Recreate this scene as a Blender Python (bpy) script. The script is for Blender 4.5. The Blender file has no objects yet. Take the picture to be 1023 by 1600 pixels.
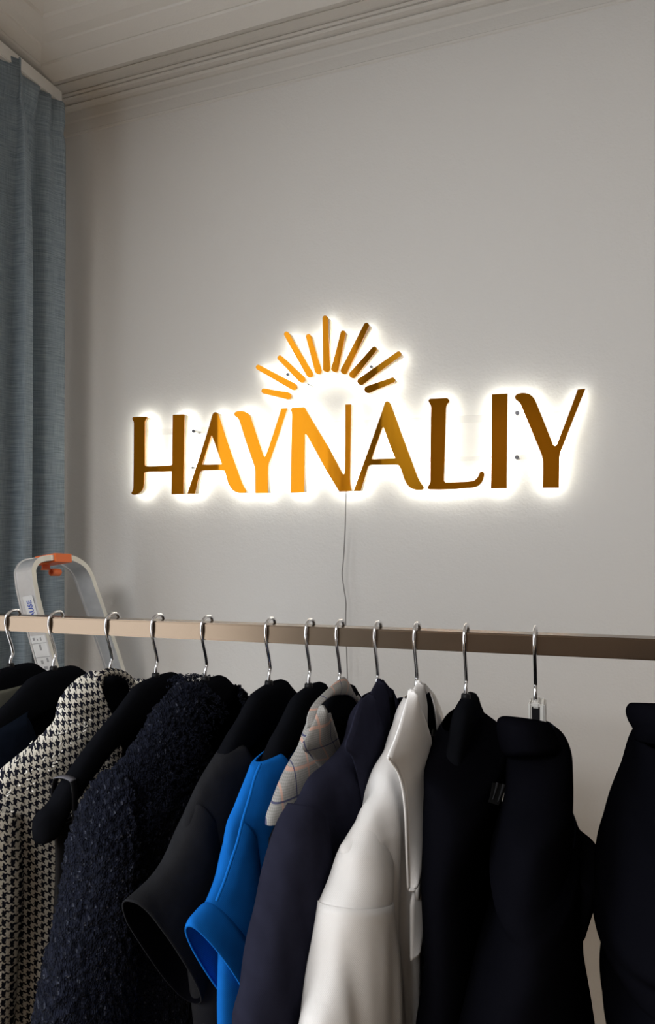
import bpy, bmesh, math, random
import numpy as np
from mathutils import Vector, Matrix, noise

SC = bpy.context.scene
COL = SC.collection
RND = random.Random(7)

# ------------------------------------------------------------------ camera
F = 1067.0                       # focal length in pixels of the 1023x1600 frame
YAW, PIT = math.radians(20.2), math.radians(1.07)
CAM = np.array([0.0, 0.0, 1.5])
FW = np.array([-math.sin(YAW)*math.cos(PIT), math.cos(YAW)*math.cos(PIT), math.sin(PIT)])
RT = np.array([math.cos(YAW), math.sin(YAW), 0.0])
UP = np.cross(RT, FW)
cd = bpy.data.cameras.new('camera')
cd.sensor_fit = 'VERTICAL'; cd.sensor_height = 36.0; cd.lens = 36.0*F/1600.0
cd.clip_start = 0.02
cam = bpy.data.objects.new('camera', cd); COL.objects.link(cam)
cam.location = CAM; cam.rotation_euler = (math.pi/2+PIT, 0, YAW)
SC.camera = cam

# ------------------------------------------------------------------ exposure, world, big lights
SC.view_settings.view_transform = 'Standard'; SC.view_settings.look = 'None'
SC.view_settings.gamma = 1.0; SC.view_settings.use_curve_mapping = False
SC.view_settings.exposure = 0.0
w = bpy.data.worlds.new('overcast_sky'); SC.world = w; w.use_nodes = True
bg = w.node_tree.nodes['Background']
bg.inputs[0].default_value = (0.80, 0.90, 1.0, 1); bg.inputs[1].default_value = 1.3

WALL_Y, LEFT_X, RIGHT_X, FRONT_Y, CEIL_Z = 1.53, -1.45, 2.6, -3.0, 2.70
WIN = (-1.55, 0.40, 0.06, 2.56)          # left wall window: y0, y1, z0, z1

def area(name, loc, rot, sx, sy, power, col):
    l = bpy.data.lights.new(name, 'AREA'); l.shape = 'RECTANGLE'; l.size = sx; l.size_y = sy
    l.energy = power; l.color = col
    o = bpy.data.objects.new(name, l); COL.objects.link(o); o.location = loc; o.rotation_euler = rot
    return o
# daylight through the left window (just outside the pane, facing +X)
area('window_daylight', (LEFT_X-0.22, (WIN[0]+WIN[1])/2, (WIN[2]+WIN[3])/2), (0, -math.pi/2, 0),
     WIN[3]-WIN[2]+0.1, WIN[1]-WIN[0]+0.1, 37, (0.96, 0.98, 1.0))
# added overhead fill behind the camera, brightens wall and garments; no such luminaire seen
area('added_overhead_fill', (-0.65, -1.85, CEIL_Z-0.05), (0, 0, 0), 1.0, 1.4, 84, (1.0, 0.985, 0.97))

# ------------------------------------------------------------------ pixel -> world
def ray(px, py): return FW + RT*(px-511.5)/F + UP*(800-py)/F
def PY(px, py, Y): d = ray(px, py); return CAM + d*Y/d[1]
def PX(px, py, X): d = ray(px, py); return CAM + d*X/d[0]
def PP(px, py, P0, n):
    d = ray(px, py); return CAM + d*(np.dot(np.array(P0)-CAM, n)/np.dot(d, n))

# ------------------------------------------------------------------ materials
def nt(name):
    m = bpy.data.materials.new(name); m.use_nodes = True
    t = m.node_tree; b = t.nodes['Principled BSDF']; return m, t, b
def N(t, typ, **kw):
    n = t.nodes.new(typ)
    for k, v in kw.items(): setattr(n, k, v)
    return n
def math_(t, op, a, b=None, c=None):
    n = N(t, 'ShaderNodeMath', operation=op)
    for i, x in enumerate((a, b, c)):
        if x is None: continue
        if isinstance(x, (int, float)): n.inputs[i].default_value = x
        else: t.links.new(x, n.inputs[i])
    return n.outputs[0]
def bump(t, b, height, strength, dist):
    n = N(t, 'ShaderNodeBump'); n.inputs['Strength'].default_value = strength; n.inputs['Distance'].default_value = dist
    t.links.new(height, n.inputs['Height']); t.links.new(n.outputs[0], b.inputs['Normal']); return n
def noise_(t, scale, detail=2, coord='Object', rough=0.5):
    tc = N(t, 'ShaderNodeTexCoord'); n = N(t, 'ShaderNodeTexNoise')
    n.inputs['Scale'].default_value = scale; n.inputs['Detail'].default_value = detail; n.inputs['Roughness'].default_value = rough
    t.links.new(tc.outputs[coord], n.inputs['Vector']); return n
def plain(name, col, rough=0.6, metal=0.0, spec=0.5, bscale=None, bstr=0.2, bdist=0.001, sheen=0.0, var=0.0):
    m, t, b = nt(name)
    b.inputs['Base Color'].default_value = (*col, 1); b.inputs['Roughness'].default_value = rough
    b.inputs['Metallic'].default_value = metal; b.inputs['Specular IOR Level'].default_value = spec
    if sheen: b.inputs['Sheen Weight'].default_value = sheen; b.inputs['Sheen Roughness'].default_value = 0.5
    if bscale:
        n = noise_(t, bscale); bump(t, b, n.outputs['Fac'], bstr, bdist)
        if var:
            r = N(t, 'ShaderNodeMixRGB'); r.inputs[1].default_value = (*[c*(1-var) for c in col], 1)
            r.inputs[2].default_value = (*[min(1, c*(1+var)) for c in col], 1)
            t.links.new(n.outputs['Fac'], r.inputs[0]); t.links.new(r.outputs[0], b.inputs['Base Color'])
    return m
def fabric(name, col, rough=0.95, weave=1400.0, var=0.25, sheen=0.0, spec=0.0):
    """woven cloth in UV metres: fine warp / weft threads"""
    m, t, b = nt(name)
    uv = N(t, 'ShaderNodeUVMap'); s = N(t, 'ShaderNodeSeparateXYZ'); t.links.new(uv.outputs[0], s.inputs[0])
    a = math_(t, 'SINE', math_(t, 'MULTIPLY', s.outputs[0], weave*2)); c = math_(t, 'SINE', math_(t, 'MULTIPLY', s.outputs[1], weave*2))
    h = math_(t, 'MULTIPLY', a, c)
    n = noise_(t, 60, 4, 'UV')
    r = N(t, 'ShaderNodeMixRGB'); r.inputs[1].default_value = (*[x*(1-var) for x in col], 1); r.inputs[2].default_value = (*[min(1, x*(1+var)) for x in col], 1)
    t.links.new(n.outputs['Fac'], r.inputs[0]); t.links.new(r.outputs[0], b.inputs['Base Color'])
    b.inputs['Roughness'].default_value = rough; b.inputs['Specular IOR Level'].default_value = spec
    b.inputs['Sheen Weight'].default_value = sheen
    bump(t, b, h, 0.15, 0.0004)
    return m

def mat_wall(name, col):
    m, t, b = nt(name)
    b.inputs['Base Color'].default_value = (*col, 1); b.inputs['Roughness'].default_value = 0.75; b.inputs['Specular IOR Level'].default_value = 0.25
    n1 = noise_(t, 190, 3); n2 = noise_(t, 45, 3)
    h = math_(t, 'ADD', n1.outputs['Fac'], math_(t, 'MULTIPLY', n2.outputs['Fac'], 1.2))
    bump(t, b, h, 0.22, 0.0022)
    return m
M = {}
M['wall'] = mat_wall('painted_plaster', (0.70, 0.685, 0.665))
M['ceil'] = mat_wall('ceiling_plaster', (0.66, 0.64, 0.61))
M['darkwall'] = mat_wall('dark_for_reflections', (0.085, 0.062, 0.048)); M['rightwall'] = mat_wall('taupe_paint', (0.34, 0.31, 0.28))  # unseen walls, toned down to darken reflections in sign and rail
M['floor'] = None
def mat_floor():
    m, t, b = nt('oak_parquet')
    tc = N(t, 'ShaderNodeTexCoord'); br = N(t, 'ShaderNodeTexBrick')
    br.inputs['Color1'].default_value = (0.48, 0.37, 0.25, 1); br.inputs['Color2'].default_value = (0.41, 0.30, 0.20, 1); br.inputs['Mortar'].default_value = (0.08, 0.05, 0.03, 1)
    br.inputs['Scale'].default_value = 1.0; br.inputs['Brick Width'].default_value = 0.6; br.inputs['Row Height'].default_value = 0.08; br.inputs['Mortar Size'].default_value = 0.001
    t.links.new(tc.outputs['Object'], br.inputs['Vector']); t.links.new(br.outputs['Color'], b.inputs['Base Color']); b.inputs['Roughness'].default_value = 0.4
    return m
M['floor'] = mat_floor()
M['chrome'] = plain('brushed_chrome_wire', (0.80, 0.80, 0.82), 0.16, 1.0)
M['velvet'] = plain('black_velvet_flocking', (0.0060, 0.0065, 0.0085), 0.95, 0, 0.0, 900, 0.25, 0.0005)
M['blackplastic'] = plain('black_plastic', (0.006, 0.006, 0.007), 0.5, 0, 0.2)
M['whiteplastic'] = plain('white_plastic', (0.62, 0.61, 0.58), 0.4)
M['rail'] = plain('bronze_anodised_metal', (0.215, 0.158, 0.112), 0.24, 0.9, 0.5, 700, 0.05, 0.0003)
M['alu'] = plain('brushed_aluminium', (0.86, 0.87, 0.90), 0.30, 0.7, 0.5, 45, 0.12, 0.001, var=0.12)
M['aluedge'] = plain('pale_aluminium_edge', (0.88, 0.87, 0.80), 0.42, 0.1)
M['orange'] = plain('orange_plastic', (0.92, 0.19, 0.04), 0.35, 0, 0.5)
M['sticker'] = plain('white_sticker', (0.74, 0.76, 0.78), 0.45, 0, 0.4)
M['ink'] = plain('dark_print', (0.05, 0.05, 0.06), 0.5)
M['greyink'] = plain('grey_print', (0.33, 0.34, 0.36), 0.5)
M['blueink'] = plain('blue_print', (0.02, 0.07, 0.45), 0.4)
M['cord'] = plain('grey_cord', (0.10, 0.09, 0.085), 0.5)
M['screw'] = plain('dark_steel_screw', (0.10, 0.10, 0.11), 0.35, 0.8)
M['steelpin'] = plain('steel_standoff', (0.55, 0.55, 0.55), 0.3, 0.9)
M['track'] = plain('white_lacquered_track', (0.80, 0.79, 0.76), 0.4)
M['frame'] = plain('white_window_paint', (0.72, 0.71, 0.68), 0.45)
M['lining'] = plain('black_lining', (0.003, 0.003, 0.0045), 0.9, 0, 0.0)
M['navylining'] = plain('dark_navy_lining', (0.005, 0.0055, 0.010), 0.9, 0, 0.0)

def mat_gold():
    m, t, b = nt('gold_mirror_acrylic')
    b.inputs['Base Color'].default_value = (0.49, 0.182, 0.008, 1); b.inputs['Metallic'].default_value = 0.65; b.inputs['Specular IOR Level'].default_value = 0.0; b.inputs['Roughness'].default_value = 0.035
    b.inputs['Coat Weight'].default_value = 0.0; b.inputs['Coat Roughness'].default_value = 0.02
    n = noise_(t, 9, 1); bump(t, b, n.outputs['Fac'], 0.10, 0.004)
    return m
M['gold'] = mat_gold()
def mat_emit(name, col, s):
    m, t, b = nt(name)
    b.inputs['Base Color'].default_value = (*col, 1); b.inputs['Roughness'].default_value = 0.4
    b.inputs['Emission Color'].default_value = (*col, 1); b.inputs['Emission Strength'].default_value = s
    return m
M['led'] = mat_emit('white_led_backlight', (1.0, 1.0, 0.92), 12.0)
M['return'] = mat_emit('lit_translucent_acrylic', (0.86, 0.74, 0.54), 0.12)
def mat_clear(name, frost=0.0):
    m, t, b = nt(name)
    for n in list(t.nodes):
        if n.type != 'OUTPUT_MATERIAL': t.nodes.remove(n)
    out = [n for n in t.nodes if n.type == 'OUTPUT_MATERIAL'][0]
    tr = N(t, 'ShaderNodeBsdfTransparent'); gl = N(t, 'ShaderNodeBsdfGlossy'); gl.inputs['Roughness'].default_value = 0.05
    lw = N(t, 'ShaderNodeLayerWeight'); lw.inputs[0].default_value = 0.5; mx = N(t, 'ShaderNodeMixShader')
    fr = math_(t, 'ADD', math_(t, 'MULTIPLY', math_(t, 'POWER', lw.outputs['Facing'], 5.0), 0.6), 0.03)
    t.links.new(fr, mx.inputs[0]); t.links.new(tr.outputs[0], mx.inputs[1]); t.links.new(gl.outputs[0], mx.inputs[2])
    if frost:
        df = N(t, 'ShaderNodeBsdfDiffuse'); df.inputs[0].default_value = (.9, .9, .9, 1); m2 = N(t, 'ShaderNodeMixShader'); m2.inputs[0].default_value = frost
        t.links.new(mx.outputs[0], m2.inputs[1]); t.links.new(df.outputs[0], m2.inputs[2]); mx = m2
    t.links.new(mx.outputs[0], out.inputs['Surface'])
    return m
M['glass'] = mat_clear('window_glass'); M['clear'] = mat_clear('clear_acrylic', .10)

def mat_hound():
    m, t, b = nt('houndstooth_tweed')
    uv = N(t, 'ShaderNodeUVMap'); nz = noise_(t, 260, 2, 'UV')
    mp = N(t, 'ShaderNodeVectorMath', operation='MULTIPLY_ADD')
    mp.inputs[1].default_value = (0.0024, 0.0024, 0); t.links.new(nz.outputs['Color'], mp.inputs[0]); t.links.new(uv.outputs[0], mp.inputs[2])
    s = N(t, 'ShaderNodeSeparateXYZ'); t.links.new(mp.outputs[0], s.inputs[0])
    TH = 0.0104/8
    x = math_(t, 'MULTIPLY', s.outputs[0], 1/TH); y = math_(t, 'MULTIPLY', s.outputs[1], 1/TH)
    mod = lambda v, k: math_(t, 'FLOORED_MODULO', v, float(k))
    xa = math_(t, 'LESS_THAN', mod(x, 8), 4.0); ya = math_(t, 'LESS_THAN', mod(y, 8), 4.0)
    tw = math_(t, 'LESS_THAN', mod(math_(t, 'ADD', math_(t, 'FLOOR', x), math_(t, 'FLOOR', y)), 4), 2.0)
    f = math_(t, 'ADD', math_(t, 'MULTIPLY', xa, tw), math_(t, 'MULTIPLY', ya, math_(t, 'SUBTRACT', 1.0, tw)))
    n2 = noise_(t, 520, 2, 'UV'); n3 = noise_(t, 70, 2, 'UV')
    cr = N(t, 'ShaderNodeMixRGB'); cr.inputs[1].default_value = (0.52, 0.48, 0.40, 1); cr.inputs[2].default_value = (0.82, 0.79, 0.72, 1); t.links.new(n3.outputs['Fac'], cr.inputs[0])
    mx = N(t, 'ShaderNodeMixRGB'); mx.inputs[1].default_value = (0.010, 0.011, 0.020, 1); t.links.new(cr.outputs[0], mx.inputs[2]); t.links.new(f, mx.inputs[0])
    t.links.new(mx.outputs[0], b.inputs['Base Color']); b.inputs['Roughness'].default_value = 0.95; b.inputs['Specular IOR Level'].default_value = 0.1
    h = math_(t, 'ADD', math_(t, 'MULTIPLY', f, 0.7), n2.outputs['Fac'])
    bump(t, b, h, 0.6, 0.0016)
    return m
M['hound'] = mat_hound()
def mat_boucle():
    m, t, b = nt('navy_boucle_wool')
    tc = N(t, 'ShaderNodeTexCoord'); v = N(t, 'ShaderNodeTexVoronoi'); v.inputs['Scale'].default_value = 380
    t.links.new(tc.outputs['UV'], v.inputs['Vector'])
    r = N(t, 'ShaderNodeValToRGB'); e = r.color_ramp.elements
    e[0].color = (0.0035, 0.0045, 0.009, 1); e[1].color = (0.010, 0.012, 0.024, 1); e[1].position = 0.94
    e2 = r.color_ramp.elements.new(0.985); e2.color = (0.045, 0.05, 0.07, 1)
    s = N(t, 'ShaderNodeSeparateXYZ'); t.links.new(v.outputs['Color'], s.inputs[0]); t.links.new(s.outputs[0], r.inputs[0])
    t.links.new(r.outputs[0], b.inputs['Base Color']); b.inputs['Roughness'].default_value = 0.9; b.inputs['Specular IOR Level'].default_value = 0.1
    bump(t, b, v.outputs['Distance'], 1.0, 0.004)
    return m
M['boucle'] = mat_boucle()
def mat_plaid():
    m, t, b = nt('grey_windowpane_plaid')
    uv = N(t, 'ShaderNodeUVMap'); s = N(t, 'ShaderNodeSeparateXYZ'); t.links.new(uv.outputs[0], s.inputs[0])
    def line(src, per, off, wd):
        q = math_(t, 'FLOORED_MODULO', math_(t, 'ADD', src, off), per); return math_(t, 'LESS_THAN', math_(t, 'ABSOLUTE', math_(t, 'SUBTRACT', q, per/2)), wd)
    nv = math_(t, 'MAXIMUM', line(s.outputs[0], 0.052, 0.010, 0.0009), line(s.outputs[1], 0.052, 0.02, 0.0009))
    og = math_(t, 'MAXIMUM', line(s.outputs[0], 0.052, 0.036, 0.0016), line(s.outputs[1], 0.052, 0.046, 0.0016))
    fi = math_(t, 'MULTIPLY', math_(t, 'ADD', math_(t, 'SINE', math_(t, 'MULTIPLY', s.outputs[0], 2600)), math_(t, 'SINE', math_(t, 'MULTIPLY', s.outputs[1], 2600))), 0.25)
    fi = math_(t, 'ADD', fi, 0.5)
    a = N(t, 'ShaderNodeMixRGB'); a.inputs[1].default_value = (0.23, 0.225, 0.215, 1); a.inputs[2].default_value = (0.37, 0.36, 0.345, 1); t.links.new(fi, a.inputs[0])
    c = N(t, 'ShaderNodeMixRGB'); c.inputs[2].default_value = (0.62, 0.33, 0.24, 1); t.links.new(a.outputs[0], c.inputs[1]); t.links.new(math_(t, 'MULTIPLY', og, 0.6), c.inputs[0])
    d = N(t, 'ShaderNodeMixRGB'); d.inputs[2].default_value = (0.035, 0.04, 0.12, 1); t.links.new(c.outputs[0], d.inputs[1]); t.links.new(math_(t, 'MULTIPLY', nv, 0.85), d.inputs[0])
    t.links.new(d.outputs[0], b.inputs['Base Color']); b.inputs['Roughness'].default_value = 0.85; b.inputs['Specular IOR Level'].default_value = 0.15
    return m
M['plaid'] = mat_plaid()
def mat_curtain():
    m, t, b = nt('teal_slub_linen')
    uv = N(t, 'ShaderNodeUVMap'); mp = N(t, 'ShaderNodeMapping'); mp.inputs['Scale'].default_value = (18, 420, 1); t.links.new(uv.outputs[0], mp.inputs[0])
    n = N(t, 'ShaderNodeTexNoise'); n.inputs['Scale'].default_value = 1.0; n.inputs['Detail'].default_value = 3; t.links.new(mp.outputs[0], n.inputs['Vector'])
    mp2 = N(t, 'ShaderNodeMapping'); mp2.inputs['Scale'].default_value = (700, 20, 1); t.links.new(uv.outputs[0], mp2.inputs[0])
    n2 = N(t, 'ShaderNodeTexNoise'); n2.inputs['Scale'].default_value = 1.0; t.links.new(mp2.outputs[0], n2.inputs['Vector'])
    h = math_(t, 'ADD', n.outputs['Fac'], math_(t, 'MULTIPLY', n2.outputs['Fac'], 0.5))
    r = N(t, 'ShaderNodeMapRange'); r.inputs[1].default_value = 0.45; r.inputs[2].default_value = 1.05; t.links.new(h, r.inputs[0])
    c = N(t, 'ShaderNodeMixRGB'); c.inputs[1].default_value = (0.125, 0.165, 0.200, 1); c.inputs[2].default_value = (0.36, 0.435, 0.495, 1); t.links.new(r.outputs[0], c.inputs[0])
    t.links.new(c.outputs[0], b.inputs['Base Color']); b.inputs['Roughness'].default_value = 0.8; b.inputs['Specular IOR Level'].default_value = 0.2
    b.inputs['Sheen Weight'].default_value = 0.1
    bump(t, b, h, 0.25, 0.0008)
    return m
M['curtain'] = mat_curtain()
M['navytee'] = fabric('dark_navy_jersey', (0.007, 0.010, 0.018))
M['olive'] = fabric('grey_olive_cloth', (0.12, 0.12, 0.10))
M['charcoal'] = fabric('charcoal_jersey', (0.018, 0.0185, 0.021))
M['satin'] = plain('black_satin', (0.004, 0.004, 0.005), 0.6, 0, 0.2)
M['greysatin'] = plain('grey_satin_strap', (0.10, 0.10, 0.12), 0.4)
M['blue'] = fabric('cobalt_blue_jersey', (0.008, 0.125, 0.47), var=0.12)
M['navycoat'] = fabric('midnight_navy_suiting', (0.017, 0.0175, 0.030))
M['white'] = fabric('ivory_crepe', (0.80, 0.785, 0.775), var=0.03, rough=0.75)
M['black'] = fabric('black_crepe', (0.0045, 0.0045, 0.006))
M['blackknit'] = fabric('blue_black_knit', (0.011, 0.013, 0.021))
M['thread'] = plain('grey_woven_thread', (0.012, 0.012, 0.013), 0.9, 0, 0)
M['label'] = plain('black_woven_label', (0.003, 0.003, 0.003), 0.9, 0, 0)

# ------------------------------------------------------------------ object helpers
def empty(name, loc=(0, 0, 0), label=None, cat=None, group=None):
    o = bpy.data.objects.new(name, None); COL.objects.link(o); o.location = loc; o.empty_display_size = 0.05
    if label: tag(o, label, cat, group)
    return o
def tag(o, label, cat, group=None, kind=None):
    o['label'] = label; o['category'] = cat
    if group: o['group'] = group
    if kind: o['kind'] = kind
    return o
def link(name, me, mats, parent=None, smooth=True):
    o = bpy.data.objects.new(name, me); COL.objects.link(o)
    for m in (mats if isinstance(mats, (list, tuple)) else [mats]): me.materials.append(m)
    if smooth:
        for p in me.polygons: p.use_smooth = True
    if parent:
        o.parent = parent
        o.matrix_parent_inverse = Matrix.Translation(-Vector(parent_world(parent)))
    return o
def parent_world(p):
    v = Vector(p.location)
    q = p.parent
    while q is not None: v = v + Vector(q.location) + Vector(p.matrix_parent_inverse.translation); p = q; q = q.parent
    return v
def bm_obj(name, bm, mats, parent=None, smooth=False):
    me = bpy.data.meshes.new(name); bm.normal_update(); bm.to_mesh(me); bm.free()
    return link(name, me, mats, parent, smooth)
def struct(o): o['kind'] = 'structure'; return o
def add_box(bm, x0, x1, y0, y1, z0, z1):
    vs = [bm.verts.new((x, y, z)) for x in (x0, x1) for y in (y0, y1) for z in (z0, z1)]
    for f in ((0, 1, 3, 2), (4, 6, 7, 5), (0, 4, 5, 1), (2, 3, 7, 6), (0, 2, 6, 4), (1, 5, 7, 3)): bm.faces.new([vs[i] for i in f])
def box(name, x0, x1, y0, y1, z0, z1, m, parent=None, bev=0.0):
    bm = bmesh.new(); add_box(bm, x0, x1, y0, y1, z0, z1)
    if bev: bmesh.ops.bevel(bm, geom=bm.edges[:], offset=bev, segments=2, affect='EDGES')
    bmesh.ops.recalc_face_normals(bm, faces=bm.faces)
    return bm_obj(name, bm, m, parent)
def catmull(P, n):
    P = np.array(P, float); k = len(P)
    if k < 3:
        t = np.linspace(0, 1, n)[:, None]; return P[0]*(1-t)+P[-1]*t
    d = np.maximum(np.linalg.norm(np.diff(P, axis=0), axis=1), 1e-9)**0.5
    T = np.concatenate([[0], np.cumsum(d)])
    return herm(T, P, np.linspace(0, T[-1], n))
def herm(T, P, q):
    """monotone-ish cubic interpolation of rows P at parameters T"""
    P = np.array(P, float); T = np.array(T, float)
    if P.ndim == 1: P = P[:, None]
    h = np.diff(T)[:, None]; s = np.diff(P, axis=0)/h
    m = np.zeros_like(P); m[0] = s[0]; m[-1] = s[-1]
    for i in range(1, len(P)-1):
        a, b = s[i-1], s[i]; w1 = 2*h[i]+h[i-1]; w2 = h[i]+2*h[i-1]
        with np.errstate(divide='ignore', invalid='ignore'):
            hm = (w1+w2)/(w1/a+w2/b)
        m[i] = np.where(a*b > 0, np.nan_to_num(hm), 0)
    out = np.zeros((len(q), P.shape[1]))
    for j, x in enumerate(q):
        i = min(max(np.searchsorted(T, x, 'right')-1, 0), len(h)-1)
        u = (x-T[i])/h[i][0]; H = h[i][0]
        out[j] = (2*u**3-3*u*u+1)*P[i]+(u**3-2*u*u+u)*H*m[i]+(-2*u**3+3*u*u)*P[i+1]+(u**3-u*u)*H*m[i+1]
    return out
def tube_bm(bm, pts, r, seg=10, cap=True):
    pts = [Vector(p) for p in pts]; rr = r if isinstance(r, (list, tuple, np.ndarray)) else [r]*len(pts)
    prev = None; rings = []
    for i, p in enumerate(pts):
        t = (pts[min(i+1, len(pts)-1)]-pts[max(i-1, 0)]).normalized()
        if prev is None:
            a = Vector((0, 0, 1)) if abs(t.z) < 0.9 else Vector((1, 0, 0)); nrm = t.cross(a).normalized()
        else: nrm = (prev-t*prev.dot(t)).normalized()
        prev = nrm; b = t.cross(nrm)
        rings.append([bm.verts.new(p+(nrm*math.cos(2*math.pi*k/seg)+b*math.sin(2*math.pi*k/seg))*rr[i]) for k in range(seg)])
    for a, b in zip(rings, rings[1:]):
        for k in range(seg): bm.faces.new((a[k], a[(k+1) % seg], b[(k+1) % seg], b[k]))
    if cap: bm.faces.new(rings[0][::-1]); bm.faces.new(rings[-1])
def tube(name, pts, r, m, parent=None, seg=10):
    bm = bmesh.new(); tube_bm(bm, pts, r, seg); bmesh.ops.recalc_face_normals(bm, faces=bm.faces)
    return bm_obj(name, bm, m, parent, True)
def cyl_bm(bm, p0, p1, r, seg=20): tube_bm(bm, [p0, p1], r, seg)

# ------------------------------------------------------------------ room shell
def slab(name, x0, x1, y0, y1, z0, z1, m): return struct(box(name, x0, x1, y0, y1, z0, z1, m))
slab('floor', LEFT_X-0.3, RIGHT_X+0.15, FRONT_Y-0.15, WALL_Y+0.15, -0.12, 0.0, M['floor'])
slab('ceiling', LEFT_X-0.3, RIGHT_X+0.15, FRONT_Y-0.15, WALL_Y+0.15, CEIL_Z, CEIL_Z+0.12, M['ceil'])
slab('wall_back', LEFT_X-0.3, RIGHT_X+0.15, WALL_Y, WALL_Y+0.15, 0, CEIL_Z, M['wall'])
slab('wall_right', RIGHT_X, RIGHT_X+0.15, FRONT_Y, WALL_Y, 0, CEIL_Z, M['rightwall'])
slab('wall_front', LEFT_X-0.3, RIGHT_X+0.15, FRONT_Y-0.15, FRONT_Y, 0, CEIL_Z, M['darkwall'])
bm = bmesh.new(); a, b, z0, z1 = WIN
add_box(bm, LEFT_X-0.3, LEFT_X, FRONT_Y, a, 0, CEIL_Z); add_box(bm, LEFT_X-0.3, LEFT_X, b, WALL_Y, 0, CEIL_Z)
add_box(bm, LEFT_X-0.3, LEFT_X, a, b, 0, z0); add_box(bm, LEFT_X-0.3, LEFT_X, a, b, z1, CEIL_Z)
bmesh.ops.recalc_face_normals(bm, faces=bm.faces); struct(bm_obj('wall_left', bm, M['wall']))
# window
win = struct(empty('window_1', (LEFT_X-0.15, (a+b)/2, z0)))
bm = bmesh.new(); X0, X1 = LEFT_X-0.17, LEFT_X-0.11
for (ya, yb, za, zb) in ((a, a+.06, z0, z1), (b-.06, b, z0, z1), (a+.06, b-.06, z0, z0+.06), (a+.06, b-.06, z1-.06, z1)):
    add_box(bm, X0, X1, ya, yb, za, zb)
bm_obj('window_frame', bm, M['frame'], win)
bm_obj_ = None
bm = bmesh.new(); add_box(bm, LEFT_X-.142, LEFT_X-.138, a+.06, b-.06, z0+.06, z1-.06); bm_obj('window_pane', bm, M['glass'], win)
box('window_sill', LEFT_X-.11, LEFT_X+.04, a-.03, b+.03, z0-.03, z0, M['frame'], win)
# baseboards
struct(box('baseboard_back', LEFT_X+.02, RIGHT_X-.02, WALL_Y-.018, WALL_Y, 0, .10, M['frame'], None, .003))
struct(box('baseboard_left', LEFT_X, LEFT_X+.018, FRONT_Y, WALL_Y-.02, 0, .10, M['frame'], None, .003))
# cornice: one moulded profile (offset from wall, height) run along the back and left walls, mitred in the corner
def zc(py, e): return PY(250, py, WALL_Y-e)[2]
prof = [(0.0, zc(180, 0)), (0.003, zc(178, .003)), (0.004, zc(175, .004)), (0.0025, zc(174.3, .0025)), (0.003, zc(158, .003)), (0.005, zc(154.5, .005)), (0.0055, zc(150, .0055)),
        (0.007, zc(141, .007)), (0.013, zc(138.5, .013)), (0.022, zc(133, .022)), (0.026, zc(128.3, .026)), (0.0245, zc(127, .0245)), (0.033, zc(124, .033)), (0.044, zc(119, .044)),
        (0.048, zc(114.6, .048)), (0.0465, zc(113.4, .0465)), (0.053, zc(111.5, .053)), (0.057, zc(107.6, .057)), (0.0555, zc(106.4, .0555)), (0.066, zc(103, .066)), (0.084, zc(95, .084)),
        (0.096, zc(89.4, .096)), (0.0955, zc(88, .0955)), (0.112, zc(83, .112))]
zl0 = PY(58, 102, WALL_Y-.2)[2]
prof += [(0.150, zl0-.014), (0.196, zl0-.003), (0.199, zl0+.0015), (0.203, zl0), (0.238, zl0+.010), (0.240, zl0+.014), (0.262, zl0+.017), (0.292, zl0+.027), (0.295, zl0+.034), (0.36, CEIL_Z), (0.0, CEIL_Z)]
bm = bmesh.new()
def sect(f): return [bm.verts.new(f(e, z)) for e, z in prof]
s0 = sect(lambda e, z: (RIGHT_X, WALL_Y-e, z)); s1 = sect(lambda e, z: (LEFT_X+e, WALL_Y-e, z)); s2 = sect(lambda e, z: (LEFT_X+e, FRONT_Y, z))
for p, q in ((s0, s1), (s1, s2)):
    for i in range(len(prof)-1): bm.faces.new((p[i], q[i], q[i+1], p[i+1]))
bmesh.ops.recalc_face_normals(bm, faces=bm.faces)
struct(bm_obj('trim_1', bm, M['ceil']))

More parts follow.
